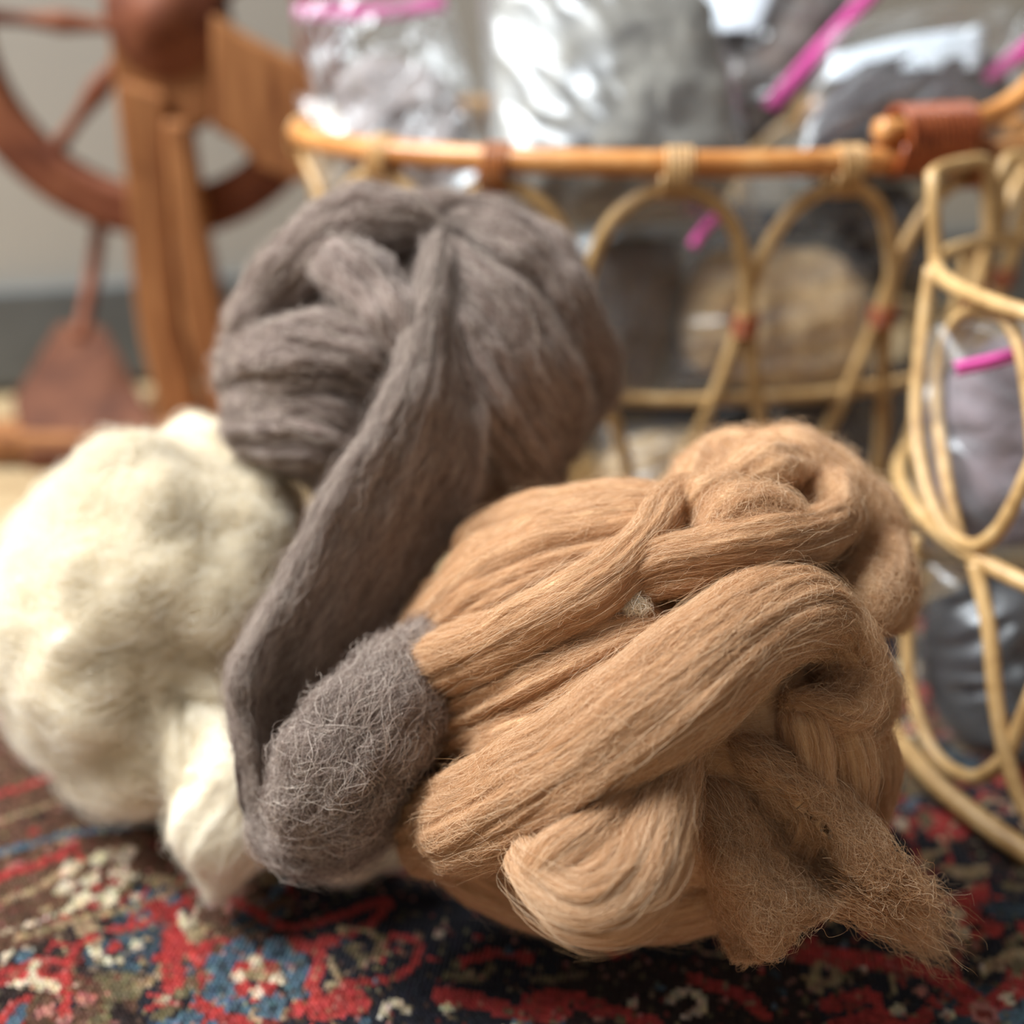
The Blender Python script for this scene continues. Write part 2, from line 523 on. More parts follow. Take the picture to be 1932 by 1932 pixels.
def rosette(cu, cv, r, pet, core, ring=None, k=6, ph=0.0):
    d = np.hypot(GU - cu, GV - cv)
    m0 = d < r * 1.15
    if not m0.any(): return
    a = np.arctan2(GV - cv, GU - cu)
    if ring: paint(m0, ring)
    paint((d < r * (0.62 + 0.34 * np.cos(k * a + ph))), pet)
    paint(d < r * 0.34, core)

# scattered flowers in the field
fl = [('cream', 'red', 'dark'), ('red', 'cream', 'navy'), ('blue', 'pink', 'dark'), ('tan', 'brick', 'navy'), ('pink', 'navy', 'brown'), ('red', 'blue', 'dark')]
step = 0.040
for i, cu in enumerate(np.arange(U0, U1, step)):
    for j, cv in enumerate(np.arange(V0, V1, step)):
        f = fl[rng.integers(len(fl))]
        rosette(cu + rng.uniform(-.014, .014) + (j % 2) * step / 2, cv + rng.uniform(-.014, .014), rng.uniform(.007, .015), f[0], f[1], f[2], rng.integers(4, 8), rng.uniform(0, 6))
for k in range(1500):                     # curled leaves and buds
    cu, cv = rng.uniform(U0, U1), rng.uniform(V0, V1)
    a = rng.uniform(0, np.pi); l, w = rng.uniform(.006, .014), rng.uniform(.0026, .005)
    du, dv = GU - cu, GV - cv
    x = du * np.cos(a) + dv * np.sin(a); y = -du * np.sin(a) + dv * np.cos(a) - 25 * x * x
    paint((x / l) ** 2 + (y / w) ** 2 < 1, ['red', 'cream', 'tan', 'blue', 'olive', 'brick', 'red', 'tan', 'teal'][rng.integers(9)])

def stroke(pts, wpx, c, close=False):
    """a line in the weave, given by photo pixels that are laid on the rug plane"""
    pts = catmull_u(np.array(pts, float), len(pts) * 6)
    uv = np.array([ruv(*q) for q in pts])
    mid = pts[len(pts) // 2]
    w = np.linalg.norm(ruv(mid[0] + wpx / 2, mid[1]) - ruv(mid[0] - wpx / 2, mid[1])) / 2
    best = np.full(GU.shape, 9.0)
    for a, b_ in zip(uv[:-1], uv[1:]):
        ab = b_ - a; L2 = max(ab @ ab, 1e-9)
        t = np.clip(((GU - a[0]) * ab[0] + (GV - a[1]) * ab[1]) / L2, 0, 1)
        best = np.minimum(best, np.hypot(GU - a[0] - t * ab[0], GV - a[1] - t * ab[1]))
    paint(best < max(w, K * 0.6), c)

def spot(px, py, rpx, c, asp=1.0):
    u, v_ = ruv(px, py)
    r = np.linalg.norm(ruv(px + rpx, py) - ruv(px - rpx, py)) / 2
    paint(np.hypot(GU - u, (GV - v_) * asp) < r, c)

def area_fill(pts, c):
    uv = np.array([ruv(*q) for q in pts])
    ins = np.zeros(GU.shape, bool)
    n = len(uv)
    for i in range(n):
        (x1, y1), (x2, y2) = uv[i], uv[(i + 1) % n]
        if abs(y2 - y1) < 1e-9: continue
        cr = ((y1 > GV) != (y2 > GV)) & (GU < (x2 - x1) * (GV - y1) / (y2 - y1) + x1)
        ins ^= cr
    paint(ins, c)

# border at the left of the rug, with its pale flowers
area_fill([(-500, 1300), (180, 1380), (420, 1640), (250, 1640), (100, 1760), (-500, 1932)], 'brown')
for k in range(60):
    spot(rng.uniform(-300, 330), rng.uniform(1330, 1750), rng.uniform(7, 15), ['pink', 'tan', 'brick', 'dark', 'cream', 'dark'][rng.integers(6)])
stroke([(-60, 1505), (60, 1470), (150, 1430), (230, 1380)], 16, 'red')
stroke([(-60, 1555), (60, 1520), (170, 1480), (250, 1450)], 12, 'tan')
stroke([(-60, 1612), (40, 1588), (150, 1562), (330, 1545)], 18, 'blue')
stroke([(-60, 1665), (30, 1635), (80, 1618), (140, 1590)], 24, 'red')
stroke([(-60, 1705), (60, 1670), (140, 1625), (240, 1590)], 18, 'tan')
stroke([(-60, 1770), (80, 1725), (170, 1690), (260, 1640)], 10, 'cream')
for (x, y) in [(130, 1630), (120, 1665), (150, 1690), (205, 1685), (225, 1640), (235, 1605), (190, 1610), (170, 1650)]:
    spot(x, y, 19, 'cream', 0.8)
for (x, y) in [(180, 1665), (150, 1610), (175, 1700), (215, 1655), (115, 1725), (60, 1560)]:
    spot(x, y, 10, 'red')
stroke([(30, 1760), (130, 1730), (260, 1700), (380, 1640)], 16, 'tan')
stroke([(120, 1900), (130, 1800), (180, 1755), (280, 1730), (380, 1670)], 20, 'red')
stroke([(290, 1700), (330, 1730), (320, 1760), (380, 1800)], 34, 'red')
area_fill([(150, 1790), (200, 1765), (290, 1735), (310, 1790), (290, 1830), (170, 1820)], 'teal')
for k in range(26): spot(rng.uniform(150, 300), rng.uniform(1745, 1830), 7, ['blue', 'tan', 'navy', 'blue'][rng.integers(4)])
stroke([(175, 1780), (195, 1805), (225, 1800)], 16, 'cream')
spot(215, 1778, 13, 'red'); spot(255, 1775, 12, 'cream')
stroke([(20, 1850), (50, 1845), (65, 1810)], 20, 'cream'); spot(20, 1830, 14, 'red'); spot(40, 1795, 16, 'blue')
stroke([(340, 1710), (350, 1745), (375, 1700)], 14, 'cream')
stroke([(300, 1800), (370, 1795), (390, 1850), (375, 1870)], 26, 'red')
# blue and red flower in the middle
for (x, y) in [(415, 1810), (410, 1855), (450, 1785), (520, 1785), (560, 1810), (565, 1850), (440, 1895), (510, 1890)]:
    spot(x, y, 30, 'blue'); spot(x + 6, y + 4, 12, 'teal')
for (x, y) in [(455, 1815), (510, 1815), (455, 1855), (510, 1855)]: spot(x, y, 15, 'red')
for (x, y) in [(483, 1805), (445, 1835), (525, 1835), (485, 1865)]: spot(x, y, 14, 'cream')
spot(484, 1835, 12, 'tan')
stroke([(380, 1885), (420, 1910), (470, 1925)], 26, 'red')
# dark blue ground with red vines to the right of it
area_fill([(560, 1640), (960, 1640), (1060, 1800), (960, 1932), (640, 1932), (560, 1760)], 'navy')
area_fill([(1060, 1800), (1500, 1800), (1560, 1932), (1000, 1932)], 'dark')
stroke([(430, 1680), (540, 1740), (640, 1720), (730, 1690), (690, 1740), (590, 1780)], 20, 'red')
stroke([(560, 1770), (600, 1790), (590, 1850)], 26, 'red')
stroke([(720, 1800), (740, 1760), (790, 1770), (760, 1830), (640, 1850)], 20, 'red')
stroke([(860, 1810), (930, 1790), (1000, 1800)], 24, 'red')
stroke([(560, 1895), (650, 1870), (680, 1890), (600, 1905)], 34, 'red')
stroke([(830, 1870), (900, 1880), (990, 1905), (1060, 1900)], 36, 'red')
stroke([(1000, 1880), (1060, 1870), (1120, 1890), (1240, 1925)], 34, 'red')
stroke([(1310, 1840), (1400, 1870), (1440, 1905)], 30, 'red')
stroke([(640, 1745), (700, 1750), (720, 1790), (680, 1810)], 14, 'tan')
stroke([(660, 1780), (700, 1800), (720, 1760)], 18, 'olive')
stroke([(1010, 1840), (1060, 1835), (1100, 1830)], 16, 'olive')
stroke([(620, 1800), (640, 1840), (620, 1850)], 14, 'tan')
stroke([(1260, 1880), (1300, 1860), (1330, 1890), (1290, 1910)], 18, 'cream')
stroke([(840, 1830), (900, 1840), (930, 1815)], 18, 'olive')
for k in range(30): spot(rng.uniform(600, 1500), rng.uniform(1700, 1932), rng.uniform(6, 13), ['cream', 'tan', 'blue', 'red', 'olive', 'teal'][rng.integers(6)])
stroke([(770, 1900), (740, 1880), (720, 1905)], 18, 'cream')
# right-hand corner
stroke([(1500, 1790), (1600, 1800), (1700, 1810), (1800, 1850), (1850, 1890)], 46, 'red')
stroke([(1620, 1815), (1720, 1835), (1790, 1875)], 14, 'brick')
stroke([(1840, 1830), (1932, 1790), (2050, 1780)], 22, 'tan')
stroke([(1560, 1890), (1640, 1870), (1660, 1900), (1580, 1930)], 34, 'red')
stroke([(1870, 1890), (1932, 1850), (2000, 1860)], 40, 'red')
for (x, y, c, d) in [(1740, 1860, 'navy', 'pink'), (1790, 1905, 'teal', 'cream'), (1700, 1890, 'navy', 'cream'), (1840, 1740, 'red', 'dark'), (1860, 1905, 'pink', 'brick'), (1560, 1830, 'tan', 'navy')]:
    spot(x, y, 30, c); spot(x, y, 13, d)
for k in range(36): spot(rng.uniform(1480, 2000), rng.uniform(1560, 1920), rng.uniform(8, 18), ['red', 'dark', 'teal', 'olive', 'brick', 'dark', 'cream'][rng.integers(7)])

# guard stripes along the far edge
for a, b_, c in [(0.655, 0.70, 'dark'), (0.642, 0.655, 'red'), (0.634, 0.642, 'tan'), (0.60, 0.634, 'navy'), (0.592, 0.60, 'cream')]:
    paint((GV > a - 0.01) & (GV <= b_ - 0.01), c)
pk = list(PAL)
rnd = rng.random(GU.shape)
for kk, c in enumerate(['dark', 'brown', 'tan', 'olive', 'pink', 'brick']):
    m_ = (rnd > kk * 0.022) & (rnd < kk * 0.022 + 0.022)
    colr[m_] = 0.35 * colr[m_] + 0.65 * PAL[c]
colr *= rng.uniform(0.70, 1.22, GU.shape)[..., None]
colr *= (1 + 0.06 * rng.normal(0, 1, GU.shape + (3,)))
colr = np.clip(colr, 0.004, 1)

gu_e = U0 + np.arange(nu_ + 1) * K; gv_e = V0 + np.arange(nv_ + 1) * K
EU, EV = np.meshgrid(gu_e, gv_e, indexing='ij')
und = lambda a, b_: 0.0012 * noise(np.stack([a * 9, b_ * 9, a * 0], -1), 44)
ez = 0.0005 + und(EU, EV) - 0.0005 * rng.random(EU.shape)
cz = 0.0020 + und(GU, GV) + rng.uniform(-0.0005, 0.0005, GU.shape)
c_, s_ = math.cos(RUG_ROT), math.sin(RUG_ROT)
def tow(a, b_, z): return np.stack([c_ * a - s_ * b_, s_ * a + c_ * b_, z - 0.003], -1)
VE = tow(EU, EV, ez).reshape(-1, 3)
VC = tow(GU + rng.uniform(-.2, .2, GU.shape) * K, GV + rng.uniform(-.2, .2, GU.shape) * K, cz).reshape(-1, 3)
ei = np.arange((nu_ + 1) * (nv_ + 1)).reshape(nu_ + 1, nv_ + 1)
ci = len(VE) + np.arange(nu_ * nv_).reshape(nu_, nv_)
A_, B_, C_, D_ = ei[:-1, :-1], ei[1:, :-1], ei[1:, 1:], ei[:-1, 1:]
T_ = np.stack([np.stack([A_, B_, ci], -1), np.stack([B_, C_, ci], -1), np.stack([C_, D_, ci], -1), np.stack([D_, A_, ci], -1)], 2).reshape(-1, 3)
m, nt, b = new_mat('rug_pile')
at = nt.nodes.new('ShaderNodeAttribute'); at.attribute_name = 'knot_colour'
nt.links.new(at.outputs['Color'], b.inputs['Base Color'])
b.inputs['Roughness'].default_value = 0.9; b.inputs['Specular IOR Level'].default_value = 0.15
b.inputs['Sheen Weight'].default_value = 0.15
bump(nt, b, noise_node(nt, 900, 2, 0.6, obj_coord(nt)), 0.5, 0.0008)
M['rug'] = m
rug = fast_mesh('persian_rug', np.vstack([VE, VC]), T_, M['rug'], None, False)
ca = rug.data.color_attributes.new('knot_colour', 'FLOAT_COLOR', 'CORNER')
fc = np.concatenate([colr.reshape(-1, 3), np.ones((nu_ * nv_, 1))], 1)
ca.data.foreach_set('color', np.repeat(fc, 12, axis=0).astype(np.float32).ravel())
tag(rug, 'hand-knotted rug in red, navy, cream and tan under the wool and baskets', 'rug')

# ------------------------------------------------------------------ baskets
def ellipse_pts(cx, cy, a, b, z, n=96, t0=0.0, t1=2 * math.pi, closed=True):
    t = np.linspace(t0, t1, n, endpoint=not closed)
    return np.stack([cx + a * np.cos(t), cy + b * np.sin(t), np.full(n, z)], -1)

def binding(name, p, axis, r, width, mat, parent, turns=5, thick=0.0011):
    """a cane strip coiled round the point p along axis"""
    axis = nrm(np.array(axis, float))
    up = np.array([0, 0, 1.0]) if abs(axis[2]) < 0.8 else np.array([1.0, 0, 0])
    a = nrm(np.cross(axis, up)); b = np.cross(axis, a)
    n = turns * 14 + 1
    t = np.linspace(0, turns * 2 * np.pi, n)
    P = np.array(p)[None] + np.outer(np.linspace(-width / 2, width / 2, n), axis) + r[0] * np.outer(np.cos(t), a) + r[1] * np.outer(np.sin(t), b)
    return tube(name, P, max(thick, width / turns * 0.45), mat, parent, 6)

BC = (0.109, 0.82); BA, BB, BZ = 0.257, 0.19, 0.278
big = thing('rattan_basket', 'large oval rattan basket with arched sides and thick honey-coloured rim', 'basket', 'rattan baskets', (BC[0], BC[1], 0))
rim_r = 0.0072
def bpt(t, z, s=1.0):
    k = 0.86 + 0.14 * min(1, max(0, z / BZ))
    return np.array([BC[0] + BA * k * s * math.cos(t), BC[1] + BB * k * s * math.sin(t), z])
tube('rim', ellipse_pts(*BC, BA, BB, BZ, 120), rim_r, M['cane_rim'], big, 12, True)
zl, zb = 0.135, 0.012
tube('lower_hoop', np.array([bpt(t, zl, 0.985) for t in np.linspace(0, 2 * np.pi, 96, endpoint=False)]), 0.0040, M['cane'], big, 8, True)
tube('base_hoop', np.array([bpt(t, zb) for t in np.linspace(0, 2 * np.pi, 96, endpoint=False)]), 0.006, M['cane'], big, 8, True)
# floor of the basket: parallel canes
for k in range(15):
    y = -0.15 + 0.3 * k / 14
    hw = BA * 0.86 * math.sqrt(max(0, 1 - (y / (BB * 0.86)) ** 2))
    if hw > 0.03:
        tube('base_slat', [(BC[0] - hw, BC[1] + y, zb), (BC[0], BC[1] + y, zb), (BC[0] + hw, BC[1] + y, zb)], 0.005, M['cane'], big, 6, n=5)

def ang_at_px(px):
    """angle on the rim whose front point shows at column px"""
    best = None
    for t in np.linspace(-math.pi, 0, 721):
        q = np.array([BC[0] + BA * math.cos(t), BC[1] + BB * math.sin(t), BZ]) - CAMP
        zc = q[1] * CP - q[2] * SP
        x = 966 + FPX * q[0] / zc
        if best is None or abs(x - px) < best[0]: best = (abs(x - px), t)
    return best[1]
tops = [ang_at_px(x) for x in (560, 722, 938, 1277, 1597)]
dt = tops[-1] - tops[-2]
t = tops[-1] + dt
while t < tops[0] + 2 * math.pi - 0.25:
    tops.append(t); t += dt
tops.append(tops[0] - 0.31)
tops = sorted(tops)
for i, t0 in enumerate(tops):
    ta, tb = tops[i - 1], tops[(i + 1) % len(tops)]
    if ta > t0: ta -= 2 * math.pi
    if tb < t0: tb += 2 * math.pi
    ha, hb = (t0 - ta), (tb - t0)
    zt = BZ - 0.0125
    pts = []
    for s, z in [(-0.92, zb), (-0.80, 0.09), (-0.62, 0.145), (-0.52, 0.185), (-0.47, 0.215), (-0.36, 0.243), (-0.2, 0.259), (0, zt),
                 (0.2, 0.259), (0.36, 0.243), (0.47, 0.215), (0.52, 0.185), (0.62, 0.145), (0.80, 0.09), (0.92, zb)]:
        pts.append(bpt(t0 + s * (ha if s < 0 else hb), z, 1.0 + (0.012 if s > 0.4 else 0)))
    tube('arch', pts, 0.0043, M['cane'], big, 8, n=70)
    q = bpt(t0, BZ - 0.005); tg = (-BA * math.sin(t0), BB * math.cos(t0), 0)
    binding('binding', q, tg, (0.0085, 0.0135), 0.016, M['wrap_pale'] if i % 3 else M['wrap'], big, 5)
    q = bpt(t0 + 0.505 * hb, 0.185, 1.004)
    binding('binding', q, (0, 0, 1), (0.0095, 0.0070), 0.012, M['wrap_red'], big, 4)

# wrapped end and rising handle on the right
th = ang_at_px(1745)
hq = bpt(th, BZ + 0.004)
htan = nrm(np.array([-BA * math.sin(th), BB * math.cos(th), 0]))
coil = binding('handle_binding', hq + np.array([0, 0, 0.006]), htan, (0.0125, 0.0185), 0.052, M['wrap_red'], big, 13)
hp = [bpt(ang_at_px(1650), BZ + 0.016), bpt(th, BZ + 0.0165), hq + htan * 0.045 + np.array([0, 0, 0.018]), hq + htan * 0.075 + np.array([0, 0, 0.036]),
      hq + htan * 0.105 + np.array([0.0, 0.01, 0.062]), hq + htan * 0.135 + np.array([0, 0.03, 0.085]), hq + htan * 0.155 + np.array([0, 0.06, 0.096])]
tube('handle', hp, 0.0068, M['cane_rim'], big, 10, n=48)

# small basket on the right
sc_ = (0.335, 0.535); 
small = thing('rattan_basket', 'small pale rattan basket of thin interlaced loops beside the camel-coloured wool', 'basket', 'rattan baskets', (sc_[0], sc_[1], 0))
def spt(t, z):
    d = max(0.0, 0.234 - z); e = 0.20 * max(0.0, z - 0.234)
    return np.array([sc_[0] + (0.120 + 0.06 * d + e) * math.cos(t), sc_[1] - 0.17 * d + (0.120 + 0.20 * d + e) * math.sin(t), z])
SRZ, SMZ = 0.234, 0.122
full = np.linspace(0, 2 * np.pi, 80, endpoint=False)
tube('rim', np.array([spt(t, SRZ) for t in full]), 0.0042, M['cane'], small, 8, True)
tube('middle_hoop', np.array([spt(t, SMZ) for t in full]), 0.0042, M['cane'], small, 8, True)
tube('base_hoop', np.array([spt(t, 0.008) for t in full]), 0.0055, M['cane'], small, 8, True)
def on_side(px, py, out=0.0):
    """where the sight line of a pixel meets the near wall of the small basket (or passes it closest)"""
    d = ray(px, py); best = None
    for k in np.linspace(0.36, 0.60, 241):
        q = CAMP + d * k
        g = max(0.0, 0.234 - q[2])
        f = math.hypot((q[0] - sc_[0]) / (0.120 + 0.06 * g + out), (q[1] - sc_[1] + 0.17 * g) / (0.120 + 0.20 * g + out))
        if f <= 1.0: return q
        if best is None or f < best[0]: best = (f, q)
    return best[1]
for nm, r_, out, pl in [
    ('upper_loop', 0.0036, 0.003, [(1757, 505), (1742, 620), (1728, 780), (1742, 900), (1778, 988), (1830, 1030), (1882, 1002), (1932, 910), (1985, 770), (2010, 600)]),
    ('lower_loop', 0.0036, 0.003, [(1728, 1010), (1714, 1150), (1716, 1290), (1758, 1415), (1828, 1466), (1890, 1436), (1932, 1350), (1985, 1210), (2005, 1130)]),
    ('lower_loop', 0.0036, 0.006, [(1838, 1062), (1865, 1180), (1880, 1330), (1905, 1450), (1950, 1550), (2040, 1600), (2140, 1540)]),
    ('inner_arch', 0.0032, -0.006, [(1815, 1035), (1785, 900), (1768, 760), (1775, 670), (1800, 610), (1840, 582), (1890, 596), (1925, 660), (1945, 780), (1960, 950), (1975, 1130)])]:
    tube(nm, [on_side(x, y, out) for x, y in pl], r_, M['cane'], small, 8, n=60)
for deg in (285, 330, 15, 60, 105):                                       # the sides turned away
    t0 = math.radians(deg)
    up = [spt(t0 + s * 0.42, z) for s, z in [(-1.0, SRZ), (-1.0, 0.19), (-0.86, 0.150), (-0.5, 0.124), (0, 0.116), (0.5, 0.124), (0.86, 0.150), (1.0, 0.19), (1.0, SRZ)]]
    tube('upper_loop', up, 0.0036, M['cane'], small, 8, n=48)
    lo = [spt(t0 + s * 0.42, z) for s, z in [(-1.0, SMZ), (-1.0, 0.08), (-0.86, 0.050), (-0.5, 0.032), (0, 0.027), (0.5, 0.032), (0.86, 0.050), (1.0, 0.08), (1.0, SMZ)]]
    tube('lower_loop', lo, 0.0036, M['cane'], small, 8, n=48)
for t0 in (math.radians(158), math.radians(116), math.radians(74)):       # square loops standing on the rim
    t1 = t0 - math.radians(38)
    lp = [spt(t0, SRZ), spt(t0, 0.250), spt(t0, 0.266), spt(t0 - 0.02, 0.2755), spt(t0 - 0.07, 0.2785), spt((t0 + t1) / 2, 0.2785), spt(t1 + 0.07, 0.2785), spt(t1 + 0.02, 0.2755), spt(t1, 0.266), spt(t1, 0.250), spt(t1, SRZ)]
    tube('rim_loop', lp, 0.0038, M['cane'], small, 8, n=60)

# ------------------------------------------------------------------ bags of wool
def bag(label, corners, thick, wool, zip_edge=None, zip_pts=None, label_pts=None, fill=(0.06, 0.94, 0.08, 0.96), crumple=0.006, seed=0, nu=70, group='zip bags of wool', zw=0.0055):
    TL, TR, BR, BL = [np.array(c) for c in corners]
    cen = (TL + TR + BR + BL) / 4
    root = thing('wool_bag', label, 'bag', group, tuple(cen))
    u = np.linspace(0, 1, nu)[:, None, None]; v = np.linspace(0, 1, nu)[None, :, None]
    base = (TL * (1 - u) + TR * u) * (1 - v) + (BL * (1 - u) + BR * u) * v
    n = nrm(np.cross(TR - TL, BL - TL)); 
    if n[1] > 0: n = -n                                        # towards the viewer's side
    U, V_ = u[..., 0], v[..., 0]
    prof = (np.clip(4 * U * (1 - U), 0, 1) ** 0.45) * (np.clip(3.3 * V_ ** 0.75 * (1 - V_) ** 0.6, 0, 1) ** 0.6)
    def side(sg, sc, cr, sd, b0, pr):
        an = 0.5 + 1.7 * math.sin(sd * 1.7) + 0.6 * sg              # pulls run along one direction of the film
        qa = U * math.cos(an) + V_ * math.sin(an); qb = -U * math.sin(an) + V_ * math.cos(an)
        q = np.stack([qa * 2.0 + 0 * qb, qb * 6.0 + sg * 3.1, qa * 0 + sd * 0.77], -1)
        g = 1 - 2 * np.abs(fbm(q, sd, 3, 0.6))                  # creased
        return b0 + n * (sg * (thick * 0.5 * sc * pr + cr * g * (0.25 + 0.75 * pr)))[..., None]
    f = side(1, 1.0, crumple, seed, base, prof); k = side(-1, 1.0, crumple, seed + 5, base, prof)
    Vv = np.vstack([f.reshape(-1, 3), k.reshape(-1, 3)])
    Q = grid_quads(nu, nu)
    fast_mesh('film', Vv, np.vstack([Q, Q[:, ::-1] + nu * nu]), M['film'], root)
    # the wool inside
    a0, a1, b0, b1 = fill
    m_ = 60
    uu = np.linspace(0, 1, m_)[:, None]; vv = np.linspace(0, 1, m_)[None]
    ua = a0 + (a1 - a0) * uu; va = b0 + (b1 - b0) * vv
    bs = ((TL * (1 - ua[..., None]) + TR * ua[..., None]) * (1 - va[..., None]) + (BL * (1 - ua[..., None]) + BR * ua[..., None]) * va[..., None])
    # round the rectangle off towards an ellipse
    cc = bs.mean((0, 1))
    x, y = 2 * uu - 1, 2 * vv - 1
    sh = np.sqrt(np.clip(1 - 0.36 * np.minimum(x * x, y * y), 0.2, 1))
    bs = cc + (bs - cc) * sh[..., None]
    pr = np.clip((1 - x ** 4) * (1 - y ** 4), 0, 1) ** 0.45
    def ws(sg):
        g = fbm(bs * 30 + sg, seed + 20, 4, 0.55)
        return bs + n * (sg * (thick * 0.40 * pr + 0.005 * g * pr))[..., None] + (0.004 * fbm(bs * 50, seed + 31, 2))[..., None]
    Vv = np.vstack([ws(1).reshape(-1, 3), ws(-1).reshape(-1, 3)])
    Q = grid_quads(m_, m_)
    a = np.arange(m_ * m_).reshape(m_, m_)
    fast_mesh('wool', Vv, np.vstack([Q, Q[:, ::-1] + m_ * m_]), wool, root)
    if zip_pts is not None:
        for zz in (zip_pts,):
            P = catmull(np.array(zz), 40)
            wv = nrm(np.cross(np.gradient(P, axis=0), n[None]))
            hw = zw
            S = np.stack([P + wv * hw * s + n * 0.002 * (1 - s * s) for s in np.linspace(-1, 1, 7)], 1)
            zs = sheet_mesh('zip_strip', S, np.broadcast_to(n, S.shape), 0.0015, M['pink'], root)
            for s in (-0.35, 0.35):
                tube('zip_ridge', P + wv * hw * s + n * 0.0022, 0.0007, M['pink'], zs, 6)
    if label_pts is not None:
        LT, RT, RB, LB = [np.array(c) for c in label_pts]
        g = 16
        uu = np.linspace(0, 1, g)[:, None, None]; vv = np.linspace(0, 1, g)[None, :, None]
        S = (LT * (1 - uu) + RT * uu) * (1 - vv) + (LB * (1 - uu) + RB * uu) * vv
        nn = nrm(np.cross(RT - LT, LB - LT)); nn = -nn if nn[1] > 0 else nn
        S = S + nn * (0.004 * np.sin(np.pi * uu))
        sheet_mesh('paper_label', S, np.broadcast_to(nn, S.shape), 0.0006, M['paper'], root)
    return root

Y_ = at_y
w_pale = bagwool('pale_grey_bagged_wool', 150, 140, 138)
w_grey = bagwool('grey_bagged_wool', 128, 123, 114)
w_brown = bagwool('grey_brown_bagged_wool', 116, 104, 98)
w_dark = bagwool('dark_brown_bagged_wool', 62, 52, 54)
w_black = bagwool('black_brown_bagged_wool', 30, 25, 28)
w_tan = bagwool('camel_bagged_wool', 216, 184, 140)
w_beige = bagwool('beige_bagged_wool', 206, 184, 156)
w_mauve = bagwool('mauve_grey_bagged_wool', 134, 120, 124)

bag('half-empty clear zip bag with pink seal, at the basket end near the spinning wheel', [Y_(552, 8, .83), Y_(850, -6, .83), Y_(960, 420, .72), Y_(640, 400, .74)], 0.06, w_pale,
    zip_pts=[Y_(556, 22, .828), Y_(700, 24, .826), Y_(840, 6, .824)], fill=(0.1, 0.9, 0.32, 0.97), crumple=0.011, seed=3)
bag('plump clear bag of light grey wool in the middle of the large basket', [Y_(900, -60, .80), Y_(1330, -70, .80), Y_(1440, 430, .70), Y_(930, 430, .70)], 0.10, w_grey, fill=(0.02, 0.98, 0.03, 0.97), crumple=0.003, seed=11)
bag('clear bag of grey-brown wool with white label and a diagonal pink seal', [Y_(1290, -80, .90), Y_(1690, -60, .89), Y_(1450, 300, .80), Y_(1240, 320, .80)], 0.05, w_brown,
    zip_pts=[Y_(1680, -50, .865), Y_(1560, 80, .815), Y_(1450, 205, .775)], label_pts=[Y_(1305, -20, .85), Y_(1470, -40, .85), Y_(1430, 62, .825), Y_(1300, 70, .825)], seed=17)
bag('clear bag of dark wool with a long white label, beside the basket handle', [Y_(1560, 60, .82), Y_(1940, 20, .84), Y_(1900, 330, .77), Y_(1480, 340, .72)], 0.06, w_dark,
    zip_pts=[Y_(1990, 50, .80), Y_(1900, 120, .79), Y_(1830, 165, .78)], label_pts=[Y_(1570, 105, .79), Y_(1860, 50, .80), Y_(1850, 130, .78), Y_(1560, 150, .775)], fill=(0.05, 0.95, 0.3, 0.97), crumple=0.009, seed=23)
bag('clear bag of camel wool seen through the arches of the large basket', [Y_(1290, 430, .735), Y_(1630, 450, .76), Y_(1660, 745, .735), Y_(1250, 740, .715)], 0.085, w_tan,
    zip_pts=[Y_(1370, 395, .70), Y_(1330, 430, .69), Y_(1305, 465, .68)], zw=0.003, seed=29, crumple=0.004)
bag('clear bag of grey-brown wool behind the grey wool ball, seen through the arches', [Y_(1090, 420, .745), Y_(1310, 410, .765), Y_(1240, 760, .74), Y_(1060, 760, .72)], 0.07, w_brown, seed=37, crumple=0.003)
bag('clear bag of near-black wool tucked under the rim beside the camel wool bag', [Y_(1480, 335, .76), Y_(1740, 320, .79), Y_(1780, 600, .77), Y_(1560, 520, .76)], 0.06, w_black, seed=41, crumple=0.005)
bag('clear bag of beige wool bulging at the basket end near the spinning wheel', [Y_(560, 180, .86), Y_(740, 190, .86), Y_(800, 560, .82), Y_(600, 520, .82)], 0.06, w_beige, seed=47, crumple=0.004)
bag('added dark bag deep in the large basket, blocking light behind the other bags', [Y_(1000, 330, .90), Y_(1660, 330, .92), Y_(1600, 900, .86), Y_(1000, 900, .86)], 0.06, w_black, seed=71, crumple=0.006)  # added dark filler: blocks light from behind so the basket's inside looks shaded
bag('clear bag of camel wool low in the large basket under the lower hoop', [Y_(1130, 800, .72), Y_(1400, 800, .74), Y_(1400, 980, .70), Y_(1130, 980, .69)], 0.07, w_tan, seed=53, crumple=0.004)
bag('clear bag of dark brown wool low in the large basket near the small basket', [Y_(1440, 770, .76), Y_(1790, 600, .80), Y_(1790, 980, .75), Y_(1440, 980, .70)], 0.08, w_dark, seed=59, crumple=0.006)
bag('clear bag of mauve-grey wool with a pink seal in the small basket', [Y_(1770, 610, .54), Y_(2060, 590, .58), Y_(2080, 1060, .53), Y_(1760, 1050, .50)], 0.08, w_mauve,
    zip_pts=[Y_(1800, 697, .50), Y_(1870, 682, .50), Y_(1960, 655, .505)], zw=0.0035, seed=61, crumple=0.008, group='zip bags in the small basket')
bag('clear bag of black-brown wool at the bottom of the small basket', [Y_(1745, 1060, .50), Y_(2080, 1060, .52), Y_(2080, 1460, .49), Y_(1750, 1420, .47)], 0.085, w_black, seed=67, crumple=0.006, group='zip bags in the small basket')

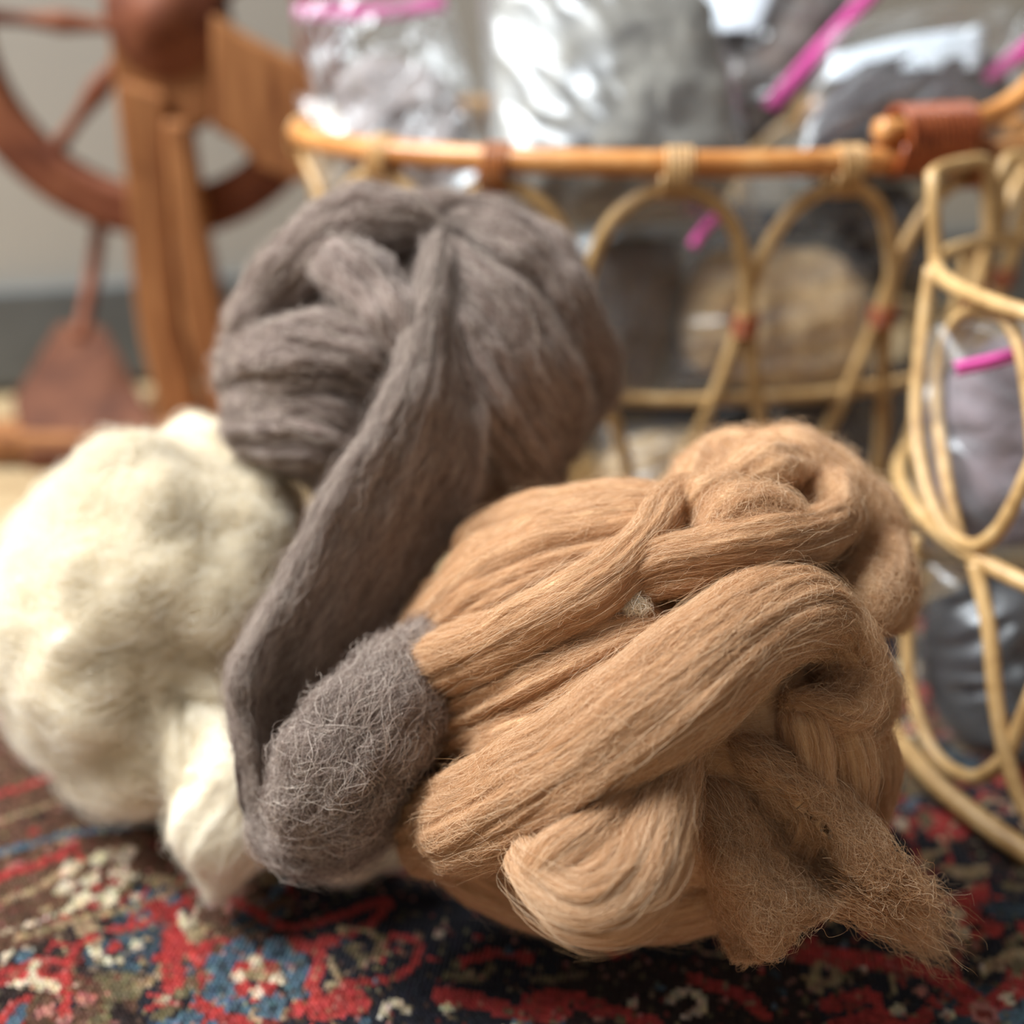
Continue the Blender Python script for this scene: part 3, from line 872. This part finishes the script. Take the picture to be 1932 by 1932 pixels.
# ------------------------------------------------------------------ spinning wheel
WY = 0.93
sw_root = thing('spinning_wheel', 'brown wooden spinning wheel with spoked drive wheel and treadle by the wall', 'spinning wheel', None, tuple(at_y(260, 760, WY) * [1, 1, 0]))
def prism(name, outline, Y, thick, mat, parent, bev=0.004):
    f = np.array([at_y(x, y, Y) for x, y in outline])
    k = f + np.array([0, thick, 0])
    n = len(f)
    Fs = [tuple(range(n))[::-1], tuple(range(n, 2 * n))] + [(i, (i + 1) % n, n + (i + 1) % n, n + i) for i in range(n)]
    o = mesh(name, np.vstack([f, k]), Fs, mat, parent, smooth=False)
    md = o.modifiers.new('bevel', 'BEVEL'); md.width = bev; md.segments = 2; md.limit_method = 'ANGLE'
    return o
hub = at_y(255, 54, WY)
pxm = np.linalg.norm(at_y(256, 54, WY) - hub)
Rw = 347 * pxm
th = np.linspace(0, 2 * np.pi, 96, endpoint=False)
sec = np.array([(-1, -1), (-.6, -1.15), (0, -0.9), (.6, -1.15), (1, -1), (1, 1), (.6, 1.15), (-.6, 1.15), (-1, 1)]) * [46 * pxm, 0.011]
S = np.stack([np.stack([hub[0] + (Rw + s[0]) * np.cos(th), np.full(96, WY + s[1] + 0.018), hub[2] + (Rw + s[0]) * np.sin(th)], -1) for s in sec], 1)
drive = fast_mesh('drive_wheel', S.reshape(-1, 3), grid_quads(96, len(sec), True, True), M['wood_red'], sw_root, True)
for k in range(7):
    a = math.radians(176 + 360 / 7 * k)
    d = np.array([math.cos(a), 0, math.sin(a)])
    q = np.array([hub[0], WY + 0.018, hub[2]])
    fr = np.array([0.1, 0.25, 0.4, 0.5, 0.6, 0.75, 0.9, 0.99])
    rr = np.array([15, 13, 18, 22, 17, 13, 15, 17]) * pxm
    P = q + d[None] * (fr * (Rw - 40 * pxm))[:, None]
    C = catmull(np.column_stack([P, rr]), 30)
    tube('spoke', C[:, :3], C[:, 3], M['wood_red'], drive, 10)
# hub boss
prof = [(0.0, -0.012), (0.018, -0.012), (0.020, -0.006), (0.040, -0.006), (0.044, -0.002), (0.046, 0.03), (0.0, 0.03)]
th2 = np.linspace(0, 2 * np.pi, 40, endpoint=False)
hc0 = at_y(315, 30, WY)
S = np.stack([np.stack([hc0[0] + r * np.cos(th2), np.full(40, WY + y - 0.012), hc0[2] + r * np.sin(th2)], -1) for r, y in prof], 0)
fast_mesh('hub', S.reshape(-1, 3), grid_quads(len(prof), 40, True), M['wood_red'], drive)
prism('upright', [(196, -120), (410, -120), (405, 60), (398, 230), (350, 260), (300, 250), (262, 245), (232, 330), (218, 200), (205, 90)], WY - 0.012, 0.022, M['wood'], sw_root)
prism('upright_leg', [(222, 150), (312, 180), (318, 420), (335, 610), (372, 790), (300, 790), (262, 640), (250, 560), (236, 380)], WY - 0.024, 0.030, M['wood'], sw_root)
prism('upright_leg', [(306, 226), (352, 232), (380, 420), (415, 600), (470, 820), (405, 820), (345, 620), (322, 420)], WY - 0.034, 0.026, M['wood'], sw_root)
prism('side_board', [(396, 20), (450, 60), (560, 118), (600, 150), (600, 330), (560, 345), (490, 320), (440, 265), (398, 245)], WY - 0.020, 0.022, M['wood'], sw_root)
tube('footman_rod', [at_y(188, 420, WY + 0.03), at_y(178, 500, WY + 0.02), at_y(164, 580, WY), at_y(150, 640, WY - 0.02)], 0.0062, M['wood_red'], sw_root, 10, n=20)
# treadle: a tapered board sloping down towards the viewer
def slab(name, top, thick, mat, parent):
    f = np.array(top); k = f - np.array([0, 0, thick]); n = len(f)
    Fs = [tuple(range(n)), tuple(range(n, 2 * n))[::-1]] + [((i + 1) % n, i, n + i, n + (i + 1) % n) for i in range(n)]
    o = mesh(name, np.vstack([f, k]), Fs, mat, parent, smooth=False)
    md = o.modifiers.new('bevel', 'BEVEL'); md.width = 0.004; md.segments = 2; md.limit_method = 'ANGLE'
    return o
slab('treadle', [at_y(108, 606, WY + .06), at_y(196, 612, WY + .05), at_y(320, 838, WY - .06), at_y(48, 858, WY - .06), at_y(22, 750, WY - 0.01)], 0.028, M['wood_dark'], sw_root)
box_obj('treadle_bar', *(at_y(190, 880, WY - .03) * [1, 1, 0] + [0, 0, 0.011]), 0.2, 0.05, 0.022, M['wood'], 0, sw_root, 0.003)
q = at_y(400, 800, WY)
box_obj('foot', q[0] - 0.01, WY - 0.03, 0.012, 0.12, 0.20, 0.024, M['wood'], 0, sw_root, 0.004)
q2 = at_y(440, 815, WY - .03)
prism('upright_leg', [(300, 780), (372, 780), (400, 1010), (330, 1010)], WY - 0.024, 0.030, M['wood'], sw_root)
prism('upright_leg', [(405, 810), (470, 810), (500, 1010), (440, 1010)], WY - 0.034, 0.026, M['wood'], sw_root)

# ------------------------------------------------------------------ wool balls
rng = np.random.default_rng(11)
def blob(B, nu=150, nv=200, seed=0, amp=(0.006, 0.003), fr=(24, 60), extra=None):
    ph = np.linspace(0.03, np.pi - 0.03, nu)[:, None]; t = np.linspace(0, 2 * np.pi, nv, endpoint=False)[None]
    D = np.stack([np.sin(ph) * np.cos(t), np.sin(ph) * np.sin(t), np.cos(ph) * np.ones_like(t)], -1)
    S = B.c + D * B.r
    N = nrm(D / B.r)
    g = amp[0] * fbm(S * fr[0], seed, 2) + amp[1] * fbm(S * fr[1], seed + 7, 3)
    if extra is not None: g = g + extra(S, D)
    S = S + N * g[..., None]
    return S, surf_fix(S, N)

def blob_mesh(name, S, mat, parent):
    return strand_mesh(name, S, mat, parent)

def strand(B, name, pts, mat, parent, seed, key=None, count=0, ridge=0.0016, rf=5.0, lump=0.002, length=0.05, taper=0.1, nu=200, nv=64, **kw):
    C = []
    for q in pts:
        px, py, lift, hw, ht = q[:5]
        far = len(q) > 5 and q[5] == 'far'
        p = B.pt(px, py, lift, far)
        zc = (p - CAMP) @ np.array([0, CP, -SP])
        C.append([*p, hw * zc / FPX, ht])
    S, N = sweep(np.array(C), B.c, nu, nv, ridge, rf, lump, seed, taper)
    o = strand_mesh(name, S, mat, parent)
    if key:
        fibers(key, S, N, True, count, length, rng, **kw)
        k2 = dict(kw); k2.update(crimp=0.0007, cfreq=2.2, drift=0.04, h1=0.0010, fly=0.12, flyh=0.004, npts=12, radius=0.000035)
        fibers(key, S, N, True, int(count * 0.6), 0.016, rng, **k2)
    return S, N

# ---- tan ball
TB = Ball(1240, 1310, 0.452, (0.096, 0.090, 0.087))
tan = thing('wool_ball', 'camel-tan ball of wound wool top with a knotted loop and frayed end', 'wool ball', 'balls of spinning wool', (TB.c[0], TB.c[1], 0))
core = Ball(1240, 1300, 0.448, (0.087, 0.082, 0.082)); core.c = TB.c.copy()
S, N = blob(core, seed=2, amp=(0.004, 0.003), fr=(30, 70))
blob_mesh('core', S, M['tan'], tan)
fibers('tan', S, N, True, 5000, 0.03, rng, crimp=0.0008, drift=0.1)
mm = 0.001
tan_strands = [
    # wound bands, upper left
    ('band', [(745, 1340, -4*mm, 60, 12*mm), (805, 1215, -3*mm, 90, 14*mm), (905, 1110, -1*mm, 108, 15*mm), (1030, 1045, 0, 106, 15*mm), (1160, 1015, 0, 92, 14*mm), (1290, 1005, -4*mm, 70, 12*mm)], 1, 5200, dict(ridge=.0026, rf=6.5)),
    ('band', [(850, 1060, -3*mm, 46, 10*mm), (945, 1000, -3*mm, 52, 11*mm), (1080, 968, -3*mm, 54, 11*mm), (1210, 962, -3*mm, 50, 11*mm), (1330, 985, -5*mm, 40, 10*mm)], 2, 1800, dict(ridge=.002)),
    # recess between the two crossing strands
    ('band', [(750, 1440, -8*mm, 60, 10*mm), (850, 1370, -5*mm, 80, 12*mm), (1000, 1300, -3*mm, 85, 13*mm), (1140, 1230, -2*mm, 80, 13*mm), (1270, 1180, -3*mm, 60, 12*mm)], 3, 4200, dict(ridge=.002)),
    ('band', [(740, 1520, -8*mm, 60, 10*mm), (850, 1440, -6*mm, 75, 12*mm), (980, 1390, -4*mm, 70, 12*mm), (1120, 1320, -4*mm, 60, 12*mm)], 4, 2500, dict(ridge=.002)),
    # upper crossing strand
    ('strand', [(690, 1310, -6*mm, 40, 9*mm), (760, 1285, 1*mm, 48, 11*mm), (835, 1258, 5*mm, 54, 12*mm), (930, 1222, 8*mm, 55, 13*mm), (1050, 1162, 9*mm, 54, 13*mm), (1150, 1105, 9*mm, 52, 13*mm), (1220, 1040, 8*mm, 46, 13*mm), (1262, 975, 6*mm, 42, 12*mm), (1310, 930, 2*mm, 40, 11*mm)], 5, 5200, dict(ridge=.0014)),
    ('strand', [(1150, 1120, 5*mm, 40, 10*mm), (1230, 1075, 9*mm, 50, 12*mm), (1330, 1058, 11*mm, 56, 14*mm), (1440, 1040, 11*mm, 58, 15*mm), (1540, 1010, 9*mm, 55, 14*mm), (1600, 940, 5*mm, 50, 12*mm)], 6, 3600, dict(ridge=.0016)),
    # billowy top right
    ('tuft', [(1280, 985, 0, 50, 12*mm), (1330, 905, 3*mm, 60, 14*mm), (1420, 862, 4*mm, 64, 16*mm), (1530, 850, 5*mm, 66, 16*mm), (1620, 905, 3*mm, 64, 16*mm), (1672, 1000, 0, 56, 15*mm), (1680, 1090, -3*mm, 46, 13*mm)], 7, 2600, dict(lump=.004)),
    ('tuft', [(1270, 1010, 4*mm, 50, 12*mm), (1340, 955, 9*mm, 60, 14*mm), (1430, 915, 11*mm, 60, 16*mm), (1510, 925, 11*mm, 58, 16*mm), (1545, 985, 9*mm, 50, 14*mm), (1520, 1050, 6*mm, 44, 12*mm)], 8, 2600, dict(lump=.004)),
    ('tuft', [(1320, 1030, 9*mm, 44, 11*mm), (1390, 985, 13*mm, 52, 13*mm), (1460, 985, 14*mm, 50, 13*mm), (1500, 1020, 12*mm, 40, 11*mm)], 9, 1600, dict(lump=.003)),
    ('tuft', [(1590, 940, 3*mm, 50, 13*mm), (1632, 1020, 4*mm, 58, 15*mm), (1632, 1110, 3*mm, 56, 15*mm), (1580, 1190, 0, 48, 13*mm)], 10, 1600, dict(lump=.004)),
    ('tuft', [(1680, 1010, -4*mm, 34, 11*mm), (1694, 1090, -4*mm, 36, 11*mm), (1650, 1190, -5*mm, 40, 12*mm)], 11, 700, dict(lump=.003)),
    ('tuft', [(1490, 1130, 0, 44, 12*mm), (1570, 1190, 2*mm, 54, 14*mm), (1610, 1270, 1*mm, 52, 14*mm), (1570, 1345, 0, 44, 12*mm), (1490, 1320, 0, 36, 11*mm)], 12, 1600, dict(lump=.003)),
    ('tuft', [(1600, 1230, -3*mm, 40, 11*mm), (1640, 1310, -4*mm, 40, 11*mm), (1610, 1380, -4*mm, 38, 11*mm), (1540, 1390, -2*mm, 36, 11*mm)], 13, 700, dict(lump=.003)),
    # wound strands low on the right
    ('strand', [(1555, 1330, -2*mm, 40, 11*mm), (1585, 1430, -2*mm, 44, 12*mm), (1580, 1530, -3*mm, 40, 12*mm), (1520, 1640, -6*mm, 40, 10*mm)], 14, 900, dict()),
    ('strand', [(1620, 1350, -5*mm, 32, 10*mm), (1640, 1450, -5*mm, 34, 11*mm), (1620, 1550, -6*mm, 34, 11*mm), (1560, 1640, -8*mm, 32, 10*mm)], 15, 700, dict()),
    ('strand', [(1500, 1330, -2*mm, 34, 11*mm), (1520, 1430, -2*mm, 36, 11*mm), (1510, 1530, -3*mm, 36, 11*mm), (1460, 1630, -5*mm, 36, 10*mm)], 16, 700, dict()),
    # underside
    ('band', [(770, 1560, -6*mm, 60, 12*mm), (850, 1640, -5*mm, 66, 14*mm), (980, 1690, -5*mm, 66, 14*mm), (1140, 1720, -5*mm, 60, 14*mm), (1300, 1700, -6*mm, 60, 12*mm), (1450, 1640, -6*mm, 50, 12*mm)], 17, 1800, dict()),
    # the broad strand that crosses the front
    ('strand', [(735, 1620, -2*mm, 50, 12*mm), (800, 1580, 6*mm, 82, 17*mm), (920, 1535, 10*mm, 104, 20*mm), (1060, 1455, 12*mm, 108, 21*mm), (1180, 1370, 13*mm, 108, 21*mm), (1290, 1285, 13*mm, 108, 21*mm), (1385, 1210, 12*mm, 104, 20*mm), (1465, 1165, 9*mm, 92, 18*mm), (1535, 1165, 3*mm, 78, 15*mm), (1582, 1225, -3*mm, 58, 13*mm), (1588, 1300, -9*mm, 44, 10*mm)], 18, 17000, dict(ridge=.0017, rf=5.0, nu=320, nv=110, length=.05)),
]
for nm, pts, sd, cnt, kw in tan_strands:
    kw = dict(kw)
    tuft = nm == 'tuft'
    strand(TB, nm, pts, M['tan'], tan, sd * 3, 'tan', cnt, cfreq=2.5 if tuft else 4.0, crimp=0.0014 if tuft else 0.0005, drift=0.11 if tuft else 0.018, length=kw.pop('length', 0.024 if tuft else 0.045), flyh=0.006, fly=0.35 if tuft else 0.08, taper=0.24 if tuft else 0.1, **kw)

# knotted loop at the front
def free_strand(name, pts, mat, parent, seed, key, count, ref, **kw):
    C = []
    for px, py, zc, hw, ht in pts: C.append([*at_depth(px, py, zc), hw * zc / FPX, ht])
    fk = {k: kw.pop(k) for k in list(kw) if k in ('crimp', 'cfreq', 'h0', 'h1', 'fly', 'flyh', 'drift', 'npts', 'radius', 'length')}
    ln = fk.pop('length', 0.04)
    S, N = sweep(np.array(C), ref, seed=seed, **kw)
    strand_mesh(name, S, mat, parent)
    fibers(key, S, N, True, count, ln, rng, **fk)
    return S, N
kref = at_depth(1150, 1600, 0.42)
lk = dict(nu=300, nv=110, ridge=.0012, rf=6, lump=.002, crimp=.0006, cfreq=4, drift=.03, length=.04, radius=.000045)
free_strand('loop', [(1285, 1395, .376, 46, .012), (1262, 1450, .362, 52, .014), (1232, 1535, .351, 76, .018), (1188, 1628, .344, 104, .022), (1120, 1680, .341, 100, .022), (1058, 1656, .346, 66, .018), (1015, 1610, .358, 40, .012)],
            M['tan'], tan, 71, 'tan', 11000, kref, taper=.07, **lk)
free_strand('loop', [(1262, 1410, .374, 40, .012), (1200, 1495, .356, 50, .015), (1125, 1568, .347, 60, .018), (1062, 1615, .344, 60, .018), (1036, 1655, .347, 44, .014)],
            M['tan'], tan, 73, 'tan', 6000, kref, taper=.12, **lk)
fib_loop = dict(crimp=.0009, cfreq=2.2, drift=.05, h1=.0016, fly=.3, flyh=.004, npts=12, radius=.00004)
# loose opened-out flap
ctrl = [[(1350, 1330, .392), (1325, 1360, .386), (1305, 1385, .388), (1285, 1410, .386), (1268, 1440, .386), (1255, 1475, .390)],
        [(1455, 1385, .378), (1425, 1435, .362), (1400, 1490, .376), (1385, 1515, .366), (1345, 1565, .362), (1320, 1600, .386)],
        [(1565, 1465, .378), (1530, 1520, .362), (1490, 1570, .379), (1440, 1595, .362), (1385, 1655, .357), (1345, 1690, .390)],
        [(1640, 1560, .374), (1610, 1600, .362), (1560, 1640, .380), (1500, 1670, .360), (1430, 1735, .358), (1372, 1768, .386)],
        [(1700, 1645, .368), (1668, 1662, .364), (1620, 1692, .369), (1560, 1730, .362), (1465, 1792, .366), (1395, 1815, .376)]]
ctrl = np.array([[at_depth(*q) for q in row] for row in ctrl])
S = patch(ctrl, 180, 150)
N = surf_normals(S, False)
if np.mean(N @ ray(1450, 1600)) > 0: N = -N
uu = np.linspace(0, 1, 180)[:, None] * np.ones((1, 150)); vv = np.linspace(0, 1, 150)[None] * np.ones((180, 1))
g = fbm(np.stack([vv * 16, uu * 2.2, vv * 0], -1), 5, 4, 0.6)
S = S + N * ((0.0022 * g + 0.0025 * fbm(S * 60, 8, 2)) * np.clip((uu - 0.12) / 0.25, 0, 1))[..., None]
N2 = surf_normals(S, False); N2 = N2 * np.sign(np.sum(N2 * N, -1, keepdims=True)); N = N2
sheet_mesh('flap', S, N, 0.004, M['tan'], tan)
fibers('tan', S, N, False, 10000, 0.035, rng, crimp=0.0010, drift=0.07, flyh=0.006, fly=0.2, npts=12)
fibers('tan', S - N * 0.004, -N, False, 2500, 0.04, rng, crimp=0.0007, drift=0.05)
# backing of the flap towards the ball
# frayed tail
def tail(key, n, p0, p1, spread0, spread1, rng, radius=0.00007, crimp=0.0016, npts=12, sag=0.0):
    t = np.linspace(0, 1, npts)[None, :, None]
    a = p0 + rng.normal(0, 1, (n, 3)) * spread0
    b = p1 + rng.normal(0, 1, (n, 3)) * spread1
    e = rng.uniform(0.4, 1.0, (n, 1, 1))
    P = a[:, None] * (1 - t * e) + b[:, None] * t * e
    P[..., 2] -= sag * (t[..., 0] * e[..., 0]) ** 2
    ph = rng.uniform(0, 6.28, (n, 1, 3)); fr = rng.uniform(1, 4, (n, 1, 3))
    P = P + crimp * rng.uniform(0.3, 1.6, (n, 1, 1)) * np.sin(2 * np.pi * fr * t + ph) * np.clip(t * 4, 0, 1)
    rad = radius * rng.uniform(0.6, 1.3, (n, 1)) * (1 - 0.7 * t[..., 0] ** 2)
    FIB.setdefault(key, []).append((P.astype(np.float32), rad.astype(np.float32)))
tail('tan', 1100, at_depth(1640, 1650, .368), at_depth(1785, 1740, .385), np.array([.006, .004, .006]), np.array([.006, .008, .008]), rng, sag=0.004)
tail('tan', 520, at_depth(1600, 1690, .366), at_depth(1790, 1800, .400), np.array([.006, .004, .003]), np.array([.004, .006, .004]), rng, sag=0.003)
flush_fibers('tan', 'loose_fibers', M['tan_f'], tan)
# pale fluff caught on the tan wool
neb = thing('wool_nep', 'tiny pale tuft of fluff caught on the camel wool', 'fluff', None, tuple(TB.pt(1205, 1150, 0.014)))
nb = Ball(1200, 1150, 0.38, (0.0030, 0.0013, 0.0011)); nb.c = TB.pt(1198, 1148, 0.008)
S, N = blob(nb, 30, 40, seed=5, amp=(0.001, 0.0006), fr=(200, 500))
blob_mesh('tuft', S, M['white'], neb)
fibers('neb', S, N, True, 700, 0.011, rng, radius=0.00007, crimp=0.0014, drift=0.3, fly=0.6, flyh=0.005)
flush_fibers('neb', 'loose_fibers', M['white_f'], neb)

# ---- cream ball
WB = Ball(312, 1172, 0.530, (0.076, 0.084, 0.085))
white = thing('wool_ball', 'fluffy cream-white ball of raw combed wool resting on the rug', 'wool ball', 'balls of spinning wool', (WB.c[0], WB.c[1], 0))
gat = nrm(WB.pt(305, 1275, 0) - WB.c)
e1 = nrm(np.cross(gat, [0, 0, 1.0])); e2 = np.cross(gat, e1)
def gather(S, D):
    d = nrm(S - WB.c)
    ca_ = d @ gat
    ang = np.arctan2(d @ e2, d @ e1)
    w = np.exp(-((1 - ca_) / 0.06)) 
    pet = np.sin(5 * ang + 1.3 + 2.0 * fbm(d * 2.2, 3, 2)) * np.exp(-((1 - ca_) / 0.45)) * np.clip((1 - ca_) / 0.05, 0, 1)
    bil = np.abs(fbm(S * 22, 61, 3, 0.55))
    return -0.016 * w + 0.0045 * pet + 0.010 * bil - 0.004
S, N = blob(WB, 200, 260, seed=21, amp=(0.005, 0.003), fr=(18, 75), extra=gather)
blob_mesh('fleece', S, M['white'], white)
fibers('white', S, N, True, 26000, 0.022, rng, crimp=0.0016, cfreq=1.6, drift=0.05, h1=0.003, fly=0.5, flyh=0.009, radius=0.00007)
for nm, sd, pts in [('tail', 31, [(430, 1250, .500, 90, .018), (435, 1380, .490, 140, .026), (445, 1490, .476, 146, .028), (440, 1585, .464, 112, .020), (415, 1650, .468, 50, .012), (396, 1690, .472, 14, .005)]),
                ('tail', 33, [(480, 1380, .486, 100, .018), (560, 1500, .474, 104, .020), (640, 1590, .472, 66, .016), (740, 1600, .476, 44, .012), (800, 1590, .480, 24, .008)]),
                ('tuft', 35, [(345, 1290, .486, 36, .010), (335, 1350, .474, 46, .012), (350, 1420, .468, 50, .012), (385, 1490, .466, 36, .010)]),
                ('tuft', 37, [(300, 880, .545, 40, .012), (350, 858, .545, 48, .014), (410, 858, .542, 48, .014), (470, 890, .540, 40, .012)])]:
    free_strand(nm, pts, M['white'], white, sd, 'white', 3000, WB.c, ridge=.0016, lump=.005, crimp=.0012, drift=.06, length=.025, fly=.4, flyh=.006, nu=120, nv=48)
flush_fibers('white', 'loose_fibers', M['white_f'], white)

# ---- grey ball
GB = Ball(788, 704, 0.555, (0.090, 0.086, 0.080))
grey = thing('wool_ball', 'grey-brown ball of wool roving leaning on the large basket, one end hanging down', 'wool ball', 'balls of spinning wool', tuple(GB.c - [0, 0, GB.r[2]]))
dent = GB.pt(640, 560, 0)
def dentf(S, D):
    d = np.linalg.norm((S - dent) * [1.0, 1.0, 1.5], axis=-1)
    d2 = np.linalg.norm((S - GB.pt(730, 640, 0)) * [1.6, 1, 0.9], axis=-1)
    wind = fbm(np.stack([(S[..., 2] + 0.25 * S[..., 0]) * 75, S[..., 0] * 9, S[..., 1] * 9], -1), 77, 4, 0.6)
    return -0.030 * np.exp(-(d / 0.021) ** 2) - 0.016 * np.exp(-(d2 / 0.02) ** 2) + 0.0022 * wind
gc = Ball(788, 704, 0.555, (0.086, 0.083, 0.077)); gc.c = GB.c
S, N = blob(gc, 220, 260, seed=41, amp=(0.005, 0.002), fr=(22, 70), extra=dentf)
blob_mesh('core', S, M['grey'], grey)
# winding direction of the core fibres: rings round the ball
S2, N2 = np.swapaxes(S, 0, 1), np.swapaxes(N, 0, 1)
fibers('grey', S2, N2, False, 14000, 0.04, rng, radius=0.00007, crimp=0.0013, drift=0.03, fly=0.25)
for sd, pts, cnt in [
    (81, [(455, 705, -3*mm, 60, 12*mm), (482, 600, 0, 62, 13*mm), (548, 515, 2*mm, 62, 14*mm), (640, 440, 3*mm, 64, 14*mm), (740, 420, 4*mm, 56, 13*mm), (830, 430, 4*mm, 46, 12*mm)], 2500),
    (83, [(570, 475, -3*mm, 50, 12*mm), (690, 425, 0, 54, 13*mm), (820, 408, 0, 56, 13*mm), (945, 435, 0, 58, 13*mm), (1035, 515, -1*mm, 60, 13*mm), (1085, 615, -4*mm, 56, 12*mm)], 2500),
    (85, [(432, 720, -5*mm, 60, 11*mm), (480, 690, 1*mm, 80, 13*mm), (570, 680, 3*mm, 84, 14*mm), (660, 690, 1*mm, 80, 12*mm), (760, 740, -4*mm, 70, 10*mm)], 2600),
    (87, [(445, 810, -5*mm, 60, 11*mm), (500, 800, 0, 74, 13*mm), (600, 800, 2*mm, 80, 14*mm), (710, 830, -2*mm, 70, 12*mm)], 2200),
    (89, [(560, 500, -10*mm, 40, 10*mm), (630, 490, -1*mm, 60, 13*mm), (700, 540, 2*mm, 66, 13*mm), (750, 620, 0, 60, 12*mm), (790, 740, -6*mm, 50, 10*mm)], 1800),
    (91, [(830, 425, -2*mm, 22, 9*mm), (880, 440, 0, 40, 11*mm), (980, 490, 1*mm, 66, 13*mm), (1062, 590, 0, 66, 13*mm), (1112, 700, -3*mm, 60, 12*mm), (1110, 820, -7*mm, 50, 10*mm)], 2800),
    (93, [(836, 460, -2*mm, 22, 9*mm), (880, 520, 0, 44, 11*mm), (960, 610, 1*mm, 70, 13*mm), (1025, 730, 0, 70, 13*mm), (1070, 865, -4*mm, 56, 11*mm)], 2600),
    (95, [(840, 510, -2*mm, 22, 9*mm), (872, 620, 0, 44, 11*mm), (930, 740, 0, 66, 12*mm), (1010, 860, -2*mm, 66, 12*mm), (1060, 960, -6*mm, 50, 10*mm)], 2200)]:
    strand(GB, 'band', pts, M['grey'], grey, sd, 'grey', cnt, ridge=.0032, rf=6.5, lump=.004, crimp=.0012, drift=.05, length=.035, fly=.25, radius=.00007, nu=150, nv=56, taper=.22)
# hanging end: a flat band, hollow towards the viewer
rows = [[(812, 425, .497), (824, 423, .494), (838, 430, .497), (850, 445, .503)],
        [(792, 560, .468), (806, 556, .460), (832, 560, .464), (872, 585, .474)],
        [(716, 765, .450), (738, 752, .440), (812, 765, .447), (908, 790, .466)],
        [(606, 935, .438), (634, 930, .427), (742, 945, .440), (890, 965, .470)],
        [(510, 1125, .430), (540, 1120, .418), (660, 1125, .437), (800, 1115, .466)],
        [(434, 1292, .425), (462, 1290, .414), (560, 1295, .440), (775, 1285, .462)],
        [(458, 1452, .425), (480, 1450, .415), (530, 1445, .442), (710, 1445, .462)],
        [(486, 1545, .425), (502, 1552, .418), (545, 1560, .434), (650, 1560, .452)],
        [(540, 1625, .430), (556, 1640, .424), (585, 1648, .430), (630, 1630, .440)]]
S = patch(np.array([[at_depth(*q) for q in r] for r in rows]), 260, 120)
N = surf_normals(S, False)
if np.mean(np.sum(N * (S - CAMP), -1)) > 0: N = -N
uu = np.linspace(0, 1, 260)[:, None] * np.ones((1, 120)); vv = np.linspace(0, 1, 120)[None] * np.ones((260, 1))
S = S + N * (0.0016 * fbm(np.stack([vv * 12, uu * 5, vv * 0], -1), 15, 4, .6) + 0.0016 * fbm(S * 70, 18, 2))[..., None]
sheet_mesh('hanging_end', S, N, 0.007, M['grey'], grey)
fibers('grey', S, N, False, 15000, 0.04, rng, crimp=0.0012, cfreq=3, drift=0.04, fly=0.12, flyh=0.006, npts=12, h1=.0012)
lobe = dict(crimp=.0011, cfreq=4, radius=.00006, drift=.08, length=.028, fly=.35, flyh=.007, npts=14, h1=.002)
free_strand('folded_tip', [(532, 1600, .412, 34, .008), (580, 1548, .402, 72, .012), (636, 1470, .394, 98, .015), (700, 1370, .394, 104, .015), (742, 1292, .404, 76, .012), (780, 1240, .420, 44, .009), (812, 1205, .442, 24, .006)],
            M['grey'], grey, 99, 'grey', 17000, at_depth(640, 1420, .47), nu=220, nv=90, ridge=.0022, rf=3.5, lump=.007, taper=.15, **lobe)
free_strand('folded_tip', [(500, 1520, .426, 22, .007), (535, 1585, .420, 40, .009), (590, 1600, .416, 52, .011), (660, 1570, .416, 62, .012), (730, 1480, .420, 60, .012), (780, 1390, .428, 40, .010)],
            M['grey'], grey, 101, 'grey', 5500, at_depth(640, 1420, .47), nu=140, nv=64, ridge=.0016, lump=.003, **lobe)
tail('grey', 320, at_depth(768, 1290, .402), at_depth(835, 1262, .402), np.array([.004, .002, .008]), np.array([.006, .003, .007]), rng, radius=0.00005, crimp=0.0008)
flush_fibers('grey', 'loose_fibers', M['grey_f'], grey)
